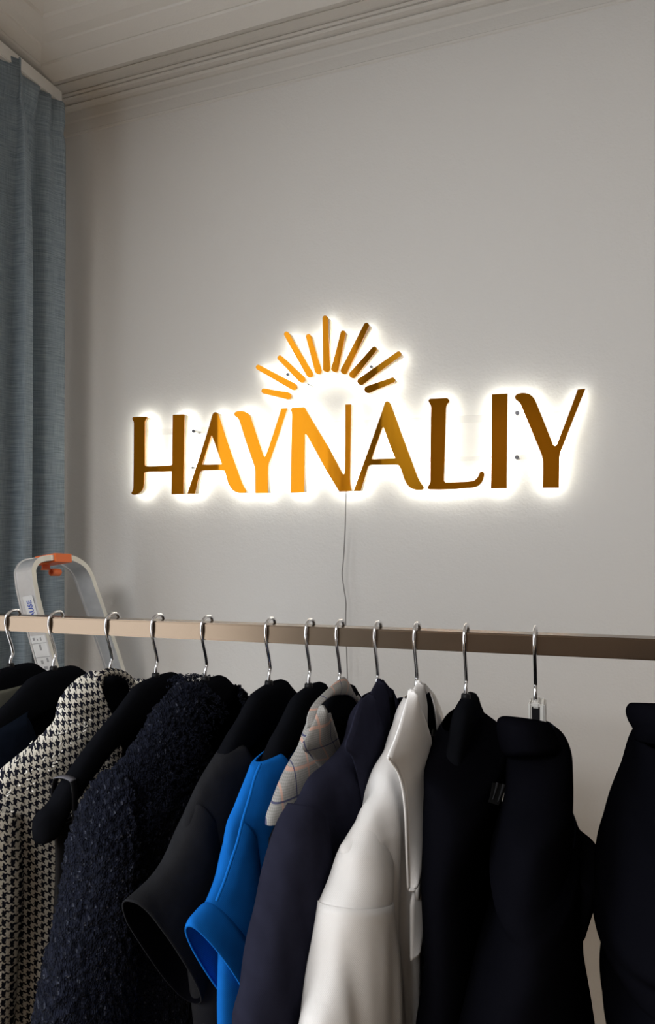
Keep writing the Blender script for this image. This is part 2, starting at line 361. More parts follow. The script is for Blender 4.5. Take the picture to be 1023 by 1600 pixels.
# ------------------------------------------------------------------ curtain and its track
CX = -1.237
TOPZ = float(PX(101, 151, CX)[2])
def crest(px, py=500): return PX(px, py, CX)[1]
trk = box('curtain_track', CX-.045, CX-.018, FRONT_Y+.4, crest(101)+.006, TOPZ-.010, TOPZ+.024, M['track'], None, .002)
for q in range(9):     # little standoff brackets fixing the track under the cornice
    y = FRONT_Y+.5+q*.52
    if y < crest(98): box('track_bracket', CX-.040, CX-.024, y-.01, y+.01, TOPZ+.024, zl0-.002, M['track'], trk)
tag(trk, 'white curtain track running along the ceiling above the teal curtain', 'curtain track')
def curtain():
    # fold crests (towards the room) along Y at the top and low down, and the valleys between them
    ny, nz = 260, 90
    top = [(1.125, .2), (1.135, .7), (1.155, 1), (1.18, .4), (1.21, .1), (1.255, .9), (crest(36, 92)-.012, 1.0), (crest(36, 92)+.008, .55), (crest(46, 110), .45), (crest(64), .75), (crest(70), .35), (crest(80), .8), (crest(86), .45), (crest(95), 1.0), (crest(101), .8), (crest(103), .2)]
    low = [(1.12, .2), (1.13, .7), (1.16, .9), (1.195, .55), (1.235, .15), (1.275, .25), (crest(53)-.020, .92), (crest(53), 1.0), (crest(53)+.016, .0), (crest(62), -.25), (crest(72), .05), (crest(82), .65), (crest(92), .93), (crest(104)-.006, 1.0), (crest(106), .8), (crest(108), .1)]
    T = np.arange(len(top), dtype=float); q = np.linspace(0, len(top)-1, ny)
    A = herm(T, top, q); B = herm(T, low, q)
    bm = bmesh.new(); uvl = bm.loops.layers.uv.new('UVMap'); vv = []
    arc = np.concatenate([[0], np.cumsum(np.hypot(np.diff(B[:, 0]), np.diff(B[:, 1])*.05))])
    for j in range(nz):
        s = j/(nz-1); z = TOPZ-.004-s*(TOPZ-.06); d = TOPZ-z
        m = 1-math.exp(-d/.22); row = []
        for i in range(ny):
            y, a_ = A[i]*(1-m)+B[i]*m
            amp = .040+.020*m
            x = CX-amp*(1-a_)+.003*math.sin(3*z+i*.05)*m
            if d < .10: x = x-.006*math.exp(-((d-.09)/.012)**2)
            hd = .012 if A[i][0] < crest(38, 95) else -.012
            zz = z+hd*math.exp(-d/.05)+(.003*math.cos(a_*3.0) if j == 0 else 0)
            row.append(bm.verts.new((x, y, zz)))
        vv.append(row)
    for j in range(nz-1):
        for i in range(ny-1):
            f = bm.faces.new((vv[j][i], vv[j+1][i], vv[j+1][i+1], vv[j][i+1]))
            for lp, (ii, jj) in zip(f.loops, ((i, j), (i, j+1), (i+1, j+1), (i+1, j))): lp[uvl].uv = (arc[ii], -jj/(nz-1)*2.6)
    o = bm_obj('curtain', bm, M['curtain'], None, True)
    so = o.modifiers.new('cloth_thickness', 'SOLIDIFY'); so.thickness = .003; so.offset = 0
    tag(o, 'teal grey linen curtain with pinch pleats hanging in the left corner', 'curtain')
curtain()
def reflection_curtain():      # added, out of view: keeps the reflections in the right-hand letters dark
    V = []
    for z in np.linspace(TOPZ-.012, .06, 30):
        V.append([(CX-.03+.03*math.sin(y*52)+.01*math.sin(y*23), y, z) for y in np.linspace(-2.85, -1.60, 200)])
    o = grid_obj('curtain', V, [M['curtain']], None, False, .003)
    tag(o, 'added unseen teal grey curtain that darkens the reflections in the sign letters', 'curtain')

# ------------------------------------------------------------------ the backlit sign
SY = 1.49      # front plane of the letters
sign = empty('wall_sign', tuple(PY(540, 700, SY)), 'backlit gold mirror letter sign with a half sun of rays, mounted on the wall', 'sign')
def cr(ox, oy, s, pts): return [(ox+x/s, oy+y/s) for x, y in pts]
S5 = 5.115
c1 = lambda p: cr(190, 630, S5, p); c2 = lambda p: cr(360, 610, S5, p); c3 = lambda p: cr(540, 600, S5, p); c4 = lambda p: cr(740, 590, S5, p)
H_ = c1([(85, 118), (90, 111), (100, 109), (150, 107), (188, 106), (198, 108), (202, 116), (196, 126), (187, 138), (183, 152), (183, 300), (183, 490), (187, 501), (198, 505), (300, 501), (385, 497), (396, 495), (403, 488), (405, 300), (408, 92), (500, 88), (496, 400), (490, 728), (398, 728), (399, 650), (400, 545), (300, 547), (195, 548), (184, 550), (179, 558), (178, 600), (176, 650), (170, 678), (158, 700), (142, 716), (125, 726), (105, 732), (88, 731), (78, 724), (77, 715), (85, 703), (91, 690), (93, 675), (95, 500), (97, 160), (94, 145), (86, 132)])
A1_ = c1([(722, 100), (728, 84), (738, 74), (750, 71), (762, 75), (770, 86), (780, 115), (870, 390), (950, 610), (962, 640), (975, 668), (988, 688), (993, 702), (988, 714), (975, 719), (945, 719), (915, 712), (890, 697), (868, 670), (850, 635), (835, 580), (825, 548), (818, 539), (805, 536), (730, 535), (650, 537), (635, 541), (624, 552), (605, 625), (582, 726), (522, 726), (620, 440), (700, 180)])
A1h = c1([(717, 258), (722, 262), (760, 370), (800, 487), (720, 490), (640, 491), (680, 370), (713, 264)])
Y1_ = c2([(30, 192), (32, 180), (42, 171), (60, 166), (85, 164), (112, 169), (135, 180), (152, 198), (163, 222), (215, 380), (262, 520), (268, 531), (275, 530), (281, 518), (340, 350), (405, 145), (453, 142), (380, 370), (318, 548), (304, 580), (298, 610), (297, 650), (297, 822), (198, 822), (197, 650), (193, 610), (184, 585), (120, 400), (70, 240), (60, 222), (46, 210), (35, 204)])
N1_ = c2([(486, 146), (494, 138), (540, 135), (590, 133), (640, 220), (780, 450), (893, 662), (901, 671), (909, 668), (913, 640), (916, 400), (917, 112), (963, 110), (958, 500), (955, 700), (957, 745), (962, 780), (969, 806), (920, 808), (868, 809), (760, 630), (606, 352), (600, 345), (593, 347), (590, 600), (588, 817), (480, 818), (485, 500), (491, 195), (489, 178), (483, 160)])
A2_ = c3([(306, 170), (312, 150), (320, 141), (332, 138), (344, 142), (353, 152), (362, 172), (450, 410), (575, 745), (590, 775), (605, 800), (619, 818), (622, 830), (614, 842), (600, 847), (570, 847), (535, 840), (508, 825), (488, 802), (470, 768), (440, 680), (428, 656), (415, 646), (395, 644), (300, 645), (205, 646), (188, 650), (178, 660), (150, 750), (117, 857), (62, 857), (180, 530), (270, 275)])
A2h = c3([(298, 343), (303, 348), (350, 480), (394, 593), (300, 597), (205, 600), (250, 470), (293, 348)])
L_ = [*c3([(662, 142), (661, 132), (667, 122), (680, 117), (740, 114), (803, 111), (818, 116), (827, 130), (825, 145), (812, 156), (804, 172), (801, 192), (793, 480), (785, 765), (786, 777), (795, 784), (900, 783), (960, 781)]), *c4([(0, 915-90), (15, 812), (30, 797), (40, 778), (46, 760), (57, 750), (70, 750), (80, 759), (83, 775), (78, 805), (62, 838), (38, 862), (8, 877), (-20, 880)]), *c3([(850, 842), (740, 844), (668, 843), (655, 836), (653, 825), (660, 812), (670, 798), (675, 780), (677, 500), (681, 190), (678, 170), (670, 156)])]
I_ = c4([(145, 133), (207, 130), (270, 127), (267, 500), (263, 885), (200, 886), (137, 887), (141, 500)])
Y2_ = c4([(328, 160), (329, 147), (338, 136), (356, 127), (385, 122), (415, 123), (445, 132), (468, 148), (485, 168), (497, 192), (560, 345), (632, 530), (640, 542), (650, 546), (659, 541), (668, 525), (750, 310), (830, 94), (892, 88), (800, 320), (703, 568), (690, 600), (684, 640), (680, 880), (615, 880), (550, 880), (552, 690), (549, 650), (538, 610), (460, 420), (378, 222), (368, 203), (352, 188), (336, 178)])

def poly_solid(name, outline, holes, y_front, depth, mats, parent, shrink=0.0, split_back=False):
    """extruded letter: outline in image pixels laid on the plane y_front"""
    loops = [[PY(x, y, SY) for x, y in outline]]+[[PY(x, y, SY) for x, y in h] for h in holes]
    cu = bpy.data.curves.new('tmp', 'CURVE'); cu.dimensions = '2D'; cu.fill_mode = 'BOTH'; cu.extrude = depth/2; cu.offset = shrink
    for l in loops:
        sp = cu.splines.new('POLY'); sp.points.add(len(l)-1); sp.use_cyclic_u = True
        for p, q in zip(sp.points, l): p.co = (q[0], q[2], 0, 1)
    ob = bpy.data.objects.new('tmp', cu); COL.objects.link(ob)
    dg = bpy.context.evaluated_depsgraph_get(); me = bpy.data.meshes.new_from_object(ob.evaluated_get(dg))
    bpy.data.objects.remove(ob); bpy.data.curves.remove(cu)
    bm = bmesh.new(); bm.from_mesh(me); bpy.data.meshes.remove(me)
    for v in bm.verts: v.co = Vector((v.co.x, y_front+depth/2-v.co.z, v.co.y))
    bmesh.ops.remove_doubles(bm, verts=bm.verts, dist=1e-5); bmesh.ops.recalc_face_normals(bm, faces=bm.faces)
    bm.normal_update()
    for f in bm.faces: f.material_index = 1 if (split_back and f.normal.y > .9) else 0
    return bm_obj(name, bm, mats, parent)
def letter(name, outline, holes=(), tilt=0.0):
    body = poly_solid(name, outline, holes, SY+.003, .018, [M['return'], M['led']], sign, -.0008, True)
    fc = poly_solid('mirror_face', outline, holes, SY, .003, [M['gold']], body)
    if tilt:      # ray faces tipped forward to put the window's reflection in them
        zm = sum(v.co.z for v in fc.data.vertices)/len(fc.data.vertices)
        for v in fc.data.vertices: v.co.y -= (v.co.z-zm)*math.tan(tilt)+.0035
for nm, o_, h_ in (('letter_h', H_, []), ('letter_a', A1_, [A1h]), ('letter_y', Y1_, []), ('letter_n', N1_, []), ('letter_a', A2_, [A2h]), ('letter_l', L_, []), ('letter_i', I_, []), ('letter_y', Y2_, [])):
    letter(nm, o_, h_)
S3 = 3.6536
rays = [((122, 480), (256, 507)), ((92, 346), (287, 454)), ((215, 293), (334, 411)), ((254, 159), (378, 381)), ((378, 172), (427, 362)), ((474, 68), (474, 350)), ((575, 152), (523, 351)), ((708, 108), (575, 362)), ((752, 242), (625, 386)), ((890, 270), (672, 424)), ((855, 418), (713, 471))]
for p, q in rays:
    p, q = np.array(p, float), np.array(q, float); d = q-p; an = math.atan2(d[1], d[0]); r0, r1 = 14.5, 20.5
    pts = [(p[0]+r0*math.cos(an+math.pi/2+t), p[1]+r0*math.sin(an+math.pi/2+t)) for t in np.linspace(0, math.pi, 9)]
    pts += [(q[0]+r1*math.cos(an-math.pi/2+t), q[1]+r1*math.sin(an-math.pi/2+t)) for t in np.linspace(0, math.pi, 11)]
    letter('sun_ray', cr(380, 480, S3, pts), (), math.radians(4.5))
# clear acrylic strips behind the letters and the standoffs they are screwed to
def strip(name, y0a, y0b, xa, xb, hh):
    A = PY(xa, y0a, SY+.0165); B = PY(xb, y0b, SY+.0165); bm = bmesh.new()
    vs = [bm.verts.new((p[0], p[1]+dy, p[2]+dz)) for p in (A, B) for dy in (0, .003) for dz in (-hh, hh)]
    for f in ((0, 1, 3, 2), (4, 6, 7, 5), (0, 4, 5, 1), (2, 3, 7, 6), (0, 2, 6, 4), (1, 5, 7, 3)): bm.faces.new([vs[i] for i in f])
    bmesh.ops.recalc_face_normals(bm, faces=bm.faces); bm_obj(name, bm, M['clear'], sign)
strip('acrylic_strip', 676, 648, 222, 884, .0075); strip('acrylic_strip', 731, 713, 222, 862, .0045)
strip('acrylic_strip', 600, 598, 420, 610, .006)
for (x, y, r) in ((301.5, 673.5, .0042), (300.5, 731, .0032), (449, 585, .0038), (579.5, 572.8, .0038), (807.8, 645, .0046), (807.2, 714.5, .0046), (480.6, 599.8, .0018)):
    p = PY(x, y, SY+.008); bm = bmesh.new(); cyl_bm(bm, (p[0], SY+.012, p[2]), (p[0], WALL_Y, p[2]), r*.8)
    bmesh.ops.recalc_face_normals(bm, faces=bm.faces); so = bm_obj('standoff', bm, M['steelpin'], sign, True)
    bm = bmesh.new(); cyl_bm(bm, (p[0], SY+.008, p[2]), (p[0], SY+.012, p[2]), r)
    bmesh.ops.recalc_face_normals(bm, faces=bm.faces); bm_obj('screw_cap', bm, M['screw'], so)
cp = [PY(541, 766, WALL_Y-.030), PY(540, 785, WALL_Y-.028), PY(539.5, 812, WALL_Y-.027), PY(538, 850, WALL_Y-.026), PY(535.5, 885, WALL_Y-.026), PY(534.3, 896, WALL_Y-.026), PY(536.5, 915, WALL_Y-.026), PY(540.5, 945, WALL_Y-.026), PY(540, 960, WALL_Y-.026), PY(540, 985, WALL_Y-.025), PY(541.5, 1020, WALL_Y-.025), PY(543, 1070, WALL_Y-.024)]
e_ = cp[-1]; cp += [np.array((e_[0]+.01, WALL_Y-.02, .9)), np.array((e_[0]-.005, WALL_Y-.01, .5)), np.array((e_[0], WALL_Y-.012, .33))]
tube('power_cord', [tuple(p) for p in catmull(cp, 120)], .0011, M['cord'], sign, 8)

# ------------------------------------------------------------------ garment rail
YR = 0.85
RA = np.array(PY(0, 974.5, YR)); RB = np.array(PY(1023, 1016.5, YR)); RA[2] = 1.3440; RB[2] = 1.3612
rdir = (RB-RA)/np.linalg.norm(RB-RA); HH = .0120
def rail_z(x): return RA[2]+(x-RA[0])*(RB[2]-RA[2])/(RB[0]-RA[0])+HH     # top of the rail
rack = empty('clothes_rack', ((RA[0]+RB[0])/2, YR, 0), 'bronze brown square tube clothes rail crossing in front of the wall', 'clothes rack')
xa, xb = -1.22, .62
bm = bmesh.new()
def rp(x, dy, dz): return (x, YR+dy, RA[2]+(x-RA[0])*rdir[2]/rdir[0]+dz)
vs = [bm.verts.new(rp(x, dy, dz)) for x in (xa, xb) for dy in (-.012, .012) for dz in (-HH, HH)]
for f in ((0, 1, 3, 2), (4, 6, 7, 5), (0, 4, 5, 1), (2, 3, 7, 6), (0, 2, 6, 4), (1, 5, 7, 3)): bm.faces.new([vs[i] for i in f])
bmesh.ops.recalc_face_normals(bm, faces=bm.faces); bmesh.ops.bevel(bm, geom=bm.edges[:], offset=.0016, segments=2, affect='EDGES')
bm_obj('top_rail', bm, M['rail'], rack)
for x in (xa+.012, xb-.012):
    box('upright', x-.012, x+.012, YR-.012, YR+.012, .024, rp(x, 0, -HH)[2]+.0005, M['rail'], rack, .0015)
    box('foot', x-.012, x+.012, YR-.24, YR+.24, 0, .024, M['rail'], rack, .0015)

# ------------------------------------------------------------------ hangers
HOOK_PX = [20, 87, 175, 246, 323, 422, 484, 531, 590, 651, 728, 836, 1075]
HX = [PY(x, 1000, YR)[0] for x in HOOK_PX]
ZR = [rail_z(x) for x in HX]
BEND = -.016
def bend(u): return BEND*(min(abs(u), .25)/.2)**2
def W(k, u, v, z): return (HX[k]+v+bend(u), YR-u, z)
def UZ(k, px, py, v=0.0):
    u = .1
    for _ in range(8):
        q = PX(px, py, HX[k]+v+bend(u)); u = max(-.4, min(.4, YR-q[1]))
    return u, q[2]
HW = [-.235, -.228, -.212, -.187, -.13, -.084, -.060, -.048, -.030, 0, .030, .048, .062, .084, .13, .187, .212, .228, .235]
HT = [-.208, -.199, -.1935, -.172, -.1345, -.1085, -.0935, -.0860, -.0815, -.0800, -.0815, -.0845, -.0925, -.1075, -.1325, -.172, -.1935, -.199, -.208]
HB = [-.222, -.236, -.236, -.2130, -.176, -.154, -.148, -.145, -.142, -.141, -.142, -.145, -.148, -.154, -.176, -.2130, -.236, -.236, -.222]
HV = [.004, .0115, .013, .0120, .0105, .010, .0105, .0115, .012, .012, .012, .0115, .0105, .010, .0105, .0120, .013, .0115, .004]
HLEN = [.216, .216, .205, .216, .205, .192, .180, .176, .205, .198, .175, .18, .165]
def hanger_mesh(ln, bs, dz=0.0):
    q = np.linspace(-.235, .235, 90)
    sq = lambda u: math.copysign(abs(u) if abs(u) < .1 else .1+(abs(u)-.1)*(ln-.1)/.135, u); T = herm(HW, np.array([HT, HB, HV]).T, q); seg = 16
    bm = bmesh.new(); rings = []
    for u, (t, b, v) in zip(q, T):
        r = []
        for i in range(seg):
            th = 2*math.pi*i/seg; c, s = math.cos(th), math.sin(th); c = math.copysign(abs(c)**.75, c); s = math.copysign(abs(s)**.75, s)
            r.append(bm.verts.new((bs*bend(sq(u))+v*c, -sq(u), (t+b)/2+(t-b)/2*s-dz*min(1, max(0, (abs(u)-.008)/.045)))))
        rings.append(r)
    for a, b in zip(rings, rings[1:]):
        for i in range(seg): bm.faces.new((a[i], a[(i+1) % seg], b[(i+1) % seg], b[i]))
    bm.faces.new(rings[0]); bm.faces.new(rings[-1][::-1]); bmesh.ops.recalc_face_normals(bm, faces=bm.faces)
    me = bpy.data.meshes.new('hanger_body'); bm.to_mesh(me); bm.free(); return me
def hook_mesh():
    pts = [(.004, -.086), (.0045, -.076), (.0025, -.066), (-.0005, -.0615), (.002, -.050), (.008, -.034), (.0130, -.020), (.0150, -.010), (.0135, -.0005), (.0085, .0045), (.0005, .0072), (-.008, .0066), (-.014, .0028), (-.0165, -.003)]
    c = catmull(pts, 60); bm = bmesh.new(); tube_bm(bm, [(0, -u, z) for u, z in c], .0023, 10)
    bmesh.ops.recalc_face_normals(bm, faces=bm.faces); me = bpy.data.meshes.new('hook'); bm.to_mesh(me); bm.free(); return me
def plug_mesh():
    bm = bmesh.new(); tube_bm(bm, [(0, -.004, -.088), (0, -.0042, -.080), (0, -.0044, -.0765), (0, -.0044, -.0755)], [.0062, .0058, .0054, .004], 14)
    bmesh.ops.recalc_face_normals(bm, faces=bm.faces); me = bpy.data.meshes.new('neck_plug'); bm.to_mesh(me); bm.free(); return me
mh, mp_ = hook_mesh(), plug_mesh()
def me_obj(name, me, m, parent):
    if not me.materials:
        me.materials.append(m)
        for p in me.polygons: p.use_smooth = True
    o = bpy.data.objects.new(name, me); COL.objects.link(o); o.parent = parent; return o
HL = ['black velvet hanger, first from the left, under the olive grey top', 'black velvet hanger carrying the dark navy tee, in front of the ladder sticker', 'black velvet hanger inside the houndstooth jacket collar',
      'bare black velvet hanger whose long arm crosses the houndstooth jacket', 'black velvet hanger inside the fuzzy navy jacket', 'black velvet hanger carrying the charcoal short sleeved top', 'black velvet hanger carrying the cobalt blue top',
      'black velvet hanger in the collar of the grey plaid vest', 'black velvet hanger under the midnight navy blazer', 'black velvet hanger under the ivory white coat', 'black velvet hanger with tall narrow neck carrying the black blouse',
      'white plastic hanger holding the high collared black dress', 'black velvet hanger of the black coat at the right picture edge']
def hanger(k, white=False):
    t = empty('clothes_hanger', (HX[k], YR, ZR[k]), HL[k], 'hanger', 'hangers on the clothes rail')
    hk = me_obj('hook', mh, M['chrome'], t)
    if not white:
        me_obj('hanger_body', hanger_mesh(HLEN[k], 0 if k >= 10 else 1, .021 if k == 2 else 0), M['velvet'], t); me_obj('neck_plug', mp_, M['blackplastic'], t)
    return t
for k in range(13): 
    if k != 11: hanger(k)
t = hanger(11, True)
def white_hanger(parent):
    """flat white hanger seen end-on: hollow neck with a dark core, two arms along the hanger line"""
    k = 11; q = np.linspace(-.2, .2, 60); bm = bmesh.new(); rings = []
    for u in q:
        a = abs(u); top = -.120-.33*max(0, a-.018)*.75; bot = top-.028
        r = [bm.verts.new((HX[k]+.0095*c+.002, YR-u, ZR[k]+z)) for c, z in ((-1, bot), (1, bot), (1, top), (-1, top))]; rings.append(r)
    for a, b in zip(rings, rings[1:]):
        for i in range(4): bm.faces.new((a[i], a[(i+1) % 4], b[(i+1) % 4], b[i]))
    bm.faces.new(rings[0]); bm.faces.new(rings[-1]); bmesh.ops.recalc_face_normals(bm, faces=bm.faces)
    ob = bm_obj('hanger_body', bm, M['whiteplastic'], parent)
    bm = bmesh.new()
    x0, z0 = HX[k]+.002, ZR[k]
    # U-shaped neck: back web and two flanges
    add_box(bm, x0-.0095, x0-.0055, YR-.016, YR+.016, z0-.125, z0-.079); add_box(bm, x0+.0035, x0+.0095, YR-.016, YR+.016, z0-.125, z0-.079); add_box(bm, x0-.0056, x0+.0036, YR-.016, YR+.016, z0-.085, z0-.078)
    bmesh.ops.recalc_face_normals(bm, faces=bm.faces); bmesh.ops.bevel(bm, geom=bm.edges[:], offset=.0018, segments=2, affect='EDGES')
    nk = bm_obj('hanger_neck', bm, M['whiteplastic'], parent)
    box('neck_core', x0-.0055, x0+.0035, YR-.0145, YR+.014, z0-.125, z0-.0852, M['blackplastic'], nk)
white_hanger(t)

# ------------------------------------------------------------------ cloth builders
def grid_obj(name, V, mats, parent, closed, thick=.0016, uv=None, flip=False):
    # uv: optional per-vertex cloth coordinates in metres
    """V[m][n] world points -> quad grid with UVs in metres and cloth thickness"""
    m, n = len(V), len(V[0]); V = np.array(V); bm = bmesh.new(); L = bm.loops.layers.uv.new('UVMap')
    du = np.zeros((m, n)); dv = np.zeros((m, n))
    du[:, 1:] = np.cumsum(np.linalg.norm(np.diff(V, axis=1), axis=2), axis=1)
    du -= du[:, :1]+du[:, -1:]*.5
    mid = V[:, n//2]; dv[1:, :] = np.cumsum(np.linalg.norm(np.diff(mid, axis=0), axis=1))[:, None]
    if uv is not None: du, dv = np.array(uv)[..., 0], -np.array(uv)[..., 1]
    B = [[bm.verts.new(V[j, i]) for i in range(n)] for j in range(m)]
    for j in range(m-1):
        for i in range(n-1):
            ids = ((j, i), (j, i+1), (j+1, i+1), (j+1, i))
            if flip: ids = ids[::-1]
            f = bm.faces.new([B[a][b] for a, b in ids])
            for lp, (a, b) in zip(f.loops, ids): lp[L].uv = (du[a, b], -dv[a, b])
    if closed: bmesh.ops.remove_doubles(bm, verts=bm.verts, dist=2e-5)
    o = bm_obj(name, bm, mats, parent, True)
    if thick:
        s = o.modifiers.new('cloth_thickness', 'SOLIDIFY'); s.thickness = thick; s.offset = -1
        if isinstance(mats, (list, tuple)) and len(mats) > 1: s.material_offset = 1
    return o
def loft(name, k, rows, mats, parent, n=72, m=80, p=2.4, fold=0.0, freq=60.0, ph=0.0, mirror=False, fuzz=0.0, thick=.0016, world=None, fz0=None):
    """rows: ((u1,z1),(u2,z2),w,g,vc) from top to bottom in the plane of hanger k; g = half width (in u) of the front opening"""
    R = np.array([[r[0][0], r[0][1], r[1][0], r[1][1], r[2], r[3] if len(r) > 3 else 0.0, r[4] if len(r) > 4 else 0.0] for r in rows], float)
    c = np.stack([(R[:, 0]+R[:, 2])/2, (R[:, 1]+R[:, 3])/2, R[:, 0]], 1)
    T = np.concatenate([[0], np.cumsum(np.maximum(np.linalg.norm(np.diff(c, axis=0), axis=1), 1e-4))])
    # dense sampling, weighted to short intervals
    q = np.interp(np.linspace(0, len(T)-1, m), np.arange(len(T)), T) if len(T) > 6 else np.linspace(0, T[-1], m)
    D = herm(T, R, q); V = []; UVS = []; opened = (R[:, 5] > 0).any(); ztop = R[0, 1]
    for (u1, z1, u2, z2, w_, g, vc), t_ in zip(D, q):
        A = math.hypot(u1-u2, z1-z2)/2; cu, cz = (u1+u2)/2, (z1+z2)/2; ax, az = (u1-u2)/2, (z1-z2)/2
        ga = math.asin(min(.999, (max(g, 0)/max(A, 1e-4))**(p/2))) if opened else 0.0
        row = []; uvr = []; grow = 1-math.exp(-t_/.10)
        for i in range(n+1):
            th = math.pi/2+ga+(2*math.pi-2*ga)*i/n; co, si = math.cos(th), math.sin(th)
            co = math.copysign(abs(co)**(2/p), co); si = math.copysign(abs(si)**(2/p), si)
            u, z, v = cu+ax*co, cz+az*co, vc+w_*si
            if fold: v += fold*grow*(math.sin(freq*u+ph+6*z)*.6+math.sin(freq*1.9*u+2.3*ph+3*z)*.4)
            if fuzz:
                q3 = Vector((u*170, v*170, z*170)); d = noise.noise(q3)*fuzz+noise.noise(q3*2.7)*fuzz*.6
                u += d*co*.7; v += d*si; z += d*.5
            uvr.append((v-u, z))
            if world: row.append(world(u, v, z))
            else: row.append(W(k, -u if mirror else u, v, z))
        V.append(row); UVS.append(uvr)
    return grid_obj(name, V, mats, parent, not opened, thick, UVS, flip=not mirror)
def ribbon(name, k, A, B, vA, vB, bulge, mats, parent, n=40, m=10, thick=.0022, world=None):
    """cloth piece spanned between two traced edges A and B (pixels), laid in planes v=vA / v=vB of hanger k"""
    f = world or (lambda x, y, v: W(k, *(lambda uz: (uz[0], v, uz[1]))(UZ(k, x, y, v))))
    def lift(P, v): return catmull([f(pt[0], pt[1], pt[2] if len(pt) > 2 else v) for pt in P], n)
    a, b = lift(A, vA), lift(B, vB); V = []
    for i in range(n):
        V.append([a[i]*(1-t)+b[i]*t+np.array([bulge*math.sin(math.pi*t), 0, 0]) for t in np.linspace(0, 1, m)])
    return grid_obj(name, V, mats, parent, False, thick)
def P(k, x, y, v=0.0): return UZ(k, x, y, v)
def sym(k, pix, w_, g=0.0, fu=1.0, fz=0.0, vc=0.0):
    u, z = pix if abs(pix[0]) < 2 and abs(pix[1]) < 3 else P(k, *pix)
    return ((u, z), (-u*fu, z+fz), w_, g, vc)
def garment(name, k, label, cat, group='garments hanging on the clothes rail'):
    return empty(name, (HX[k], YR, ZR[k]-.08), label, cat, group)
def hz(k, z): return ZR[k]+z

# ---- olive grey top, far left
g = garment('sleeveless_top', 0, 'olive grey top showing only its pale shoulder at the left edge', 'top')
rows = [sym(0, (.055, hz(0, -.110)), .019), sym(0, (.075, hz(0, -.114)), .021), sym(0, (.12, hz(0, -.136)), .023), sym(0, (.17, hz(0, -.164)), .023), sym(0, (.205, hz(0, -.188)), .024),
        sym(0, (.222, hz(0, -.215)), .024), sym(0, (.205, hz(0, -.27)), .026), sym(0, (.19, hz(0, -.40)), .028), sym(0, (.20, hz(0, -.70)), .028)]
loft('body', 0, rows, [M['olive'], M['lining']], g, fold=.003)
# ---- navy tee
g = garment('tee_shirt', 1, 'dark navy short sleeved tee left of the houndstooth jacket', 'tee')
rows = [sym(1, (29, 1110), .014, .060), sym(1, (21, 1117), .018, .066), sym(1, (6, 1127), .021, .07), sym(1, (.150, hz(1, -.148)), .023, .066), sym(1, (.205, hz(1, -.186)), .024, .05),
        sym(1, (.235, hz(1, -.215)), .024, .02), sym(1, (.225, hz(1, -.27)), .026), sym(1, (.20, hz(1, -.36)), .028), sym(1, (.20, hz(1, -.70)), .028)]
loft('body', 1, rows, [M['navytee'], M['lining']], g, fold=.003)
for mi in (False, True):
    loft('sleeve', 1, [((.245, hz(1, -.200)), (.200, hz(1, -.225)), .018), ((.285, hz(1, -.27)), (.215, hz(1, -.30)), .022), ((.30, hz(1, -.335)), (.225, hz(1, -.355)), .024)], [M['navytee'], M['lining']], g, m=20, mirror=mi)

# ---- houndstooth jacket
k = 2
g = garment('tweed_jacket', k, 'black and cream houndstooth tweed jacket with a stand collar', 'jacket')
hm = [M['hound'], M['lining']]
rows = [(P(k, 149, 1048), P(k, 209, 1063), .024, .052), (P(k, 137, 1056), P(k, 213, 1078), .028, .056), (P(k, 122, 1070), (-.072, hz(k, -.105)), .031, .054), (P(k, 107, 1086), (-.085, hz(k, -.118)), .033, .051),
        (P(k, 97, 1101), (-.10, hz(k, -.128)), .033, .049), (P(k, 92, 1124), (-.12, hz(k, -.14)), .032, .046), (P(k, 74, 1147), (-.145, hz(k, -.155)), .032, .043), (P(k, 48, 1171), (-.17, hz(k, -.172)), .033, .04),
        (P(k, 20, 1194), (-.195, hz(k, -.19)), .034, .035), (P(k, -2, 1214), (-.215, hz(k, -.21)), .034, .03), ((.236, hz(k, -.235)), (-.225, hz(k, -.235)), .036, .026), ((.215, hz(k, -.29)), (-.21, hz(k, -.29)), .038, .015),
        ((.20, hz(k, -.36)), (-.20, hz(k, -.36)), .040, .004), ((.195, hz(k, -.5)), (-.195, hz(k, -.5)), .040), ((.205, hz(k, -.74)), (-.205, hz(k, -.74)), .042)]
loft('body', k, rows, hm, g, n=150, m=150, fold=.002, fuzz=.0012)
for mi in (False, True):
    loft('sleeve', k, [((.232, hz(k, -.195)), (.185, hz(k, -.215)), .030), ((.262, hz(k, -.235)), (.180, hz(k, -.26)), .040), ((.277, hz(k, -.30)), (.178, hz(k, -.31)), .044), ((.285, hz(k, -.42)), (.185, hz(k, -.42)), .043), ((.285, hz(k, -.58)), (.195, hz(k, -.58)), .040), ((.28, hz(k, -.76)), (.20, hz(k, -.76)), .036)], hm, g, n=90, m=110, fuzz=.0012, mirror=mi)
ribbon('collar_rim', k, [(148, 1062), (152, 1051), (165, 1044), (184, 1045), (202, 1053), (212, 1068), (214, 1088)], [(161, 1072), (162, 1062), (170, 1056), (184, 1056), (196, 1062), (204, 1074), (206, 1090)], .020, .022, .003, [M['hound']], g, thick=.005, n=60)
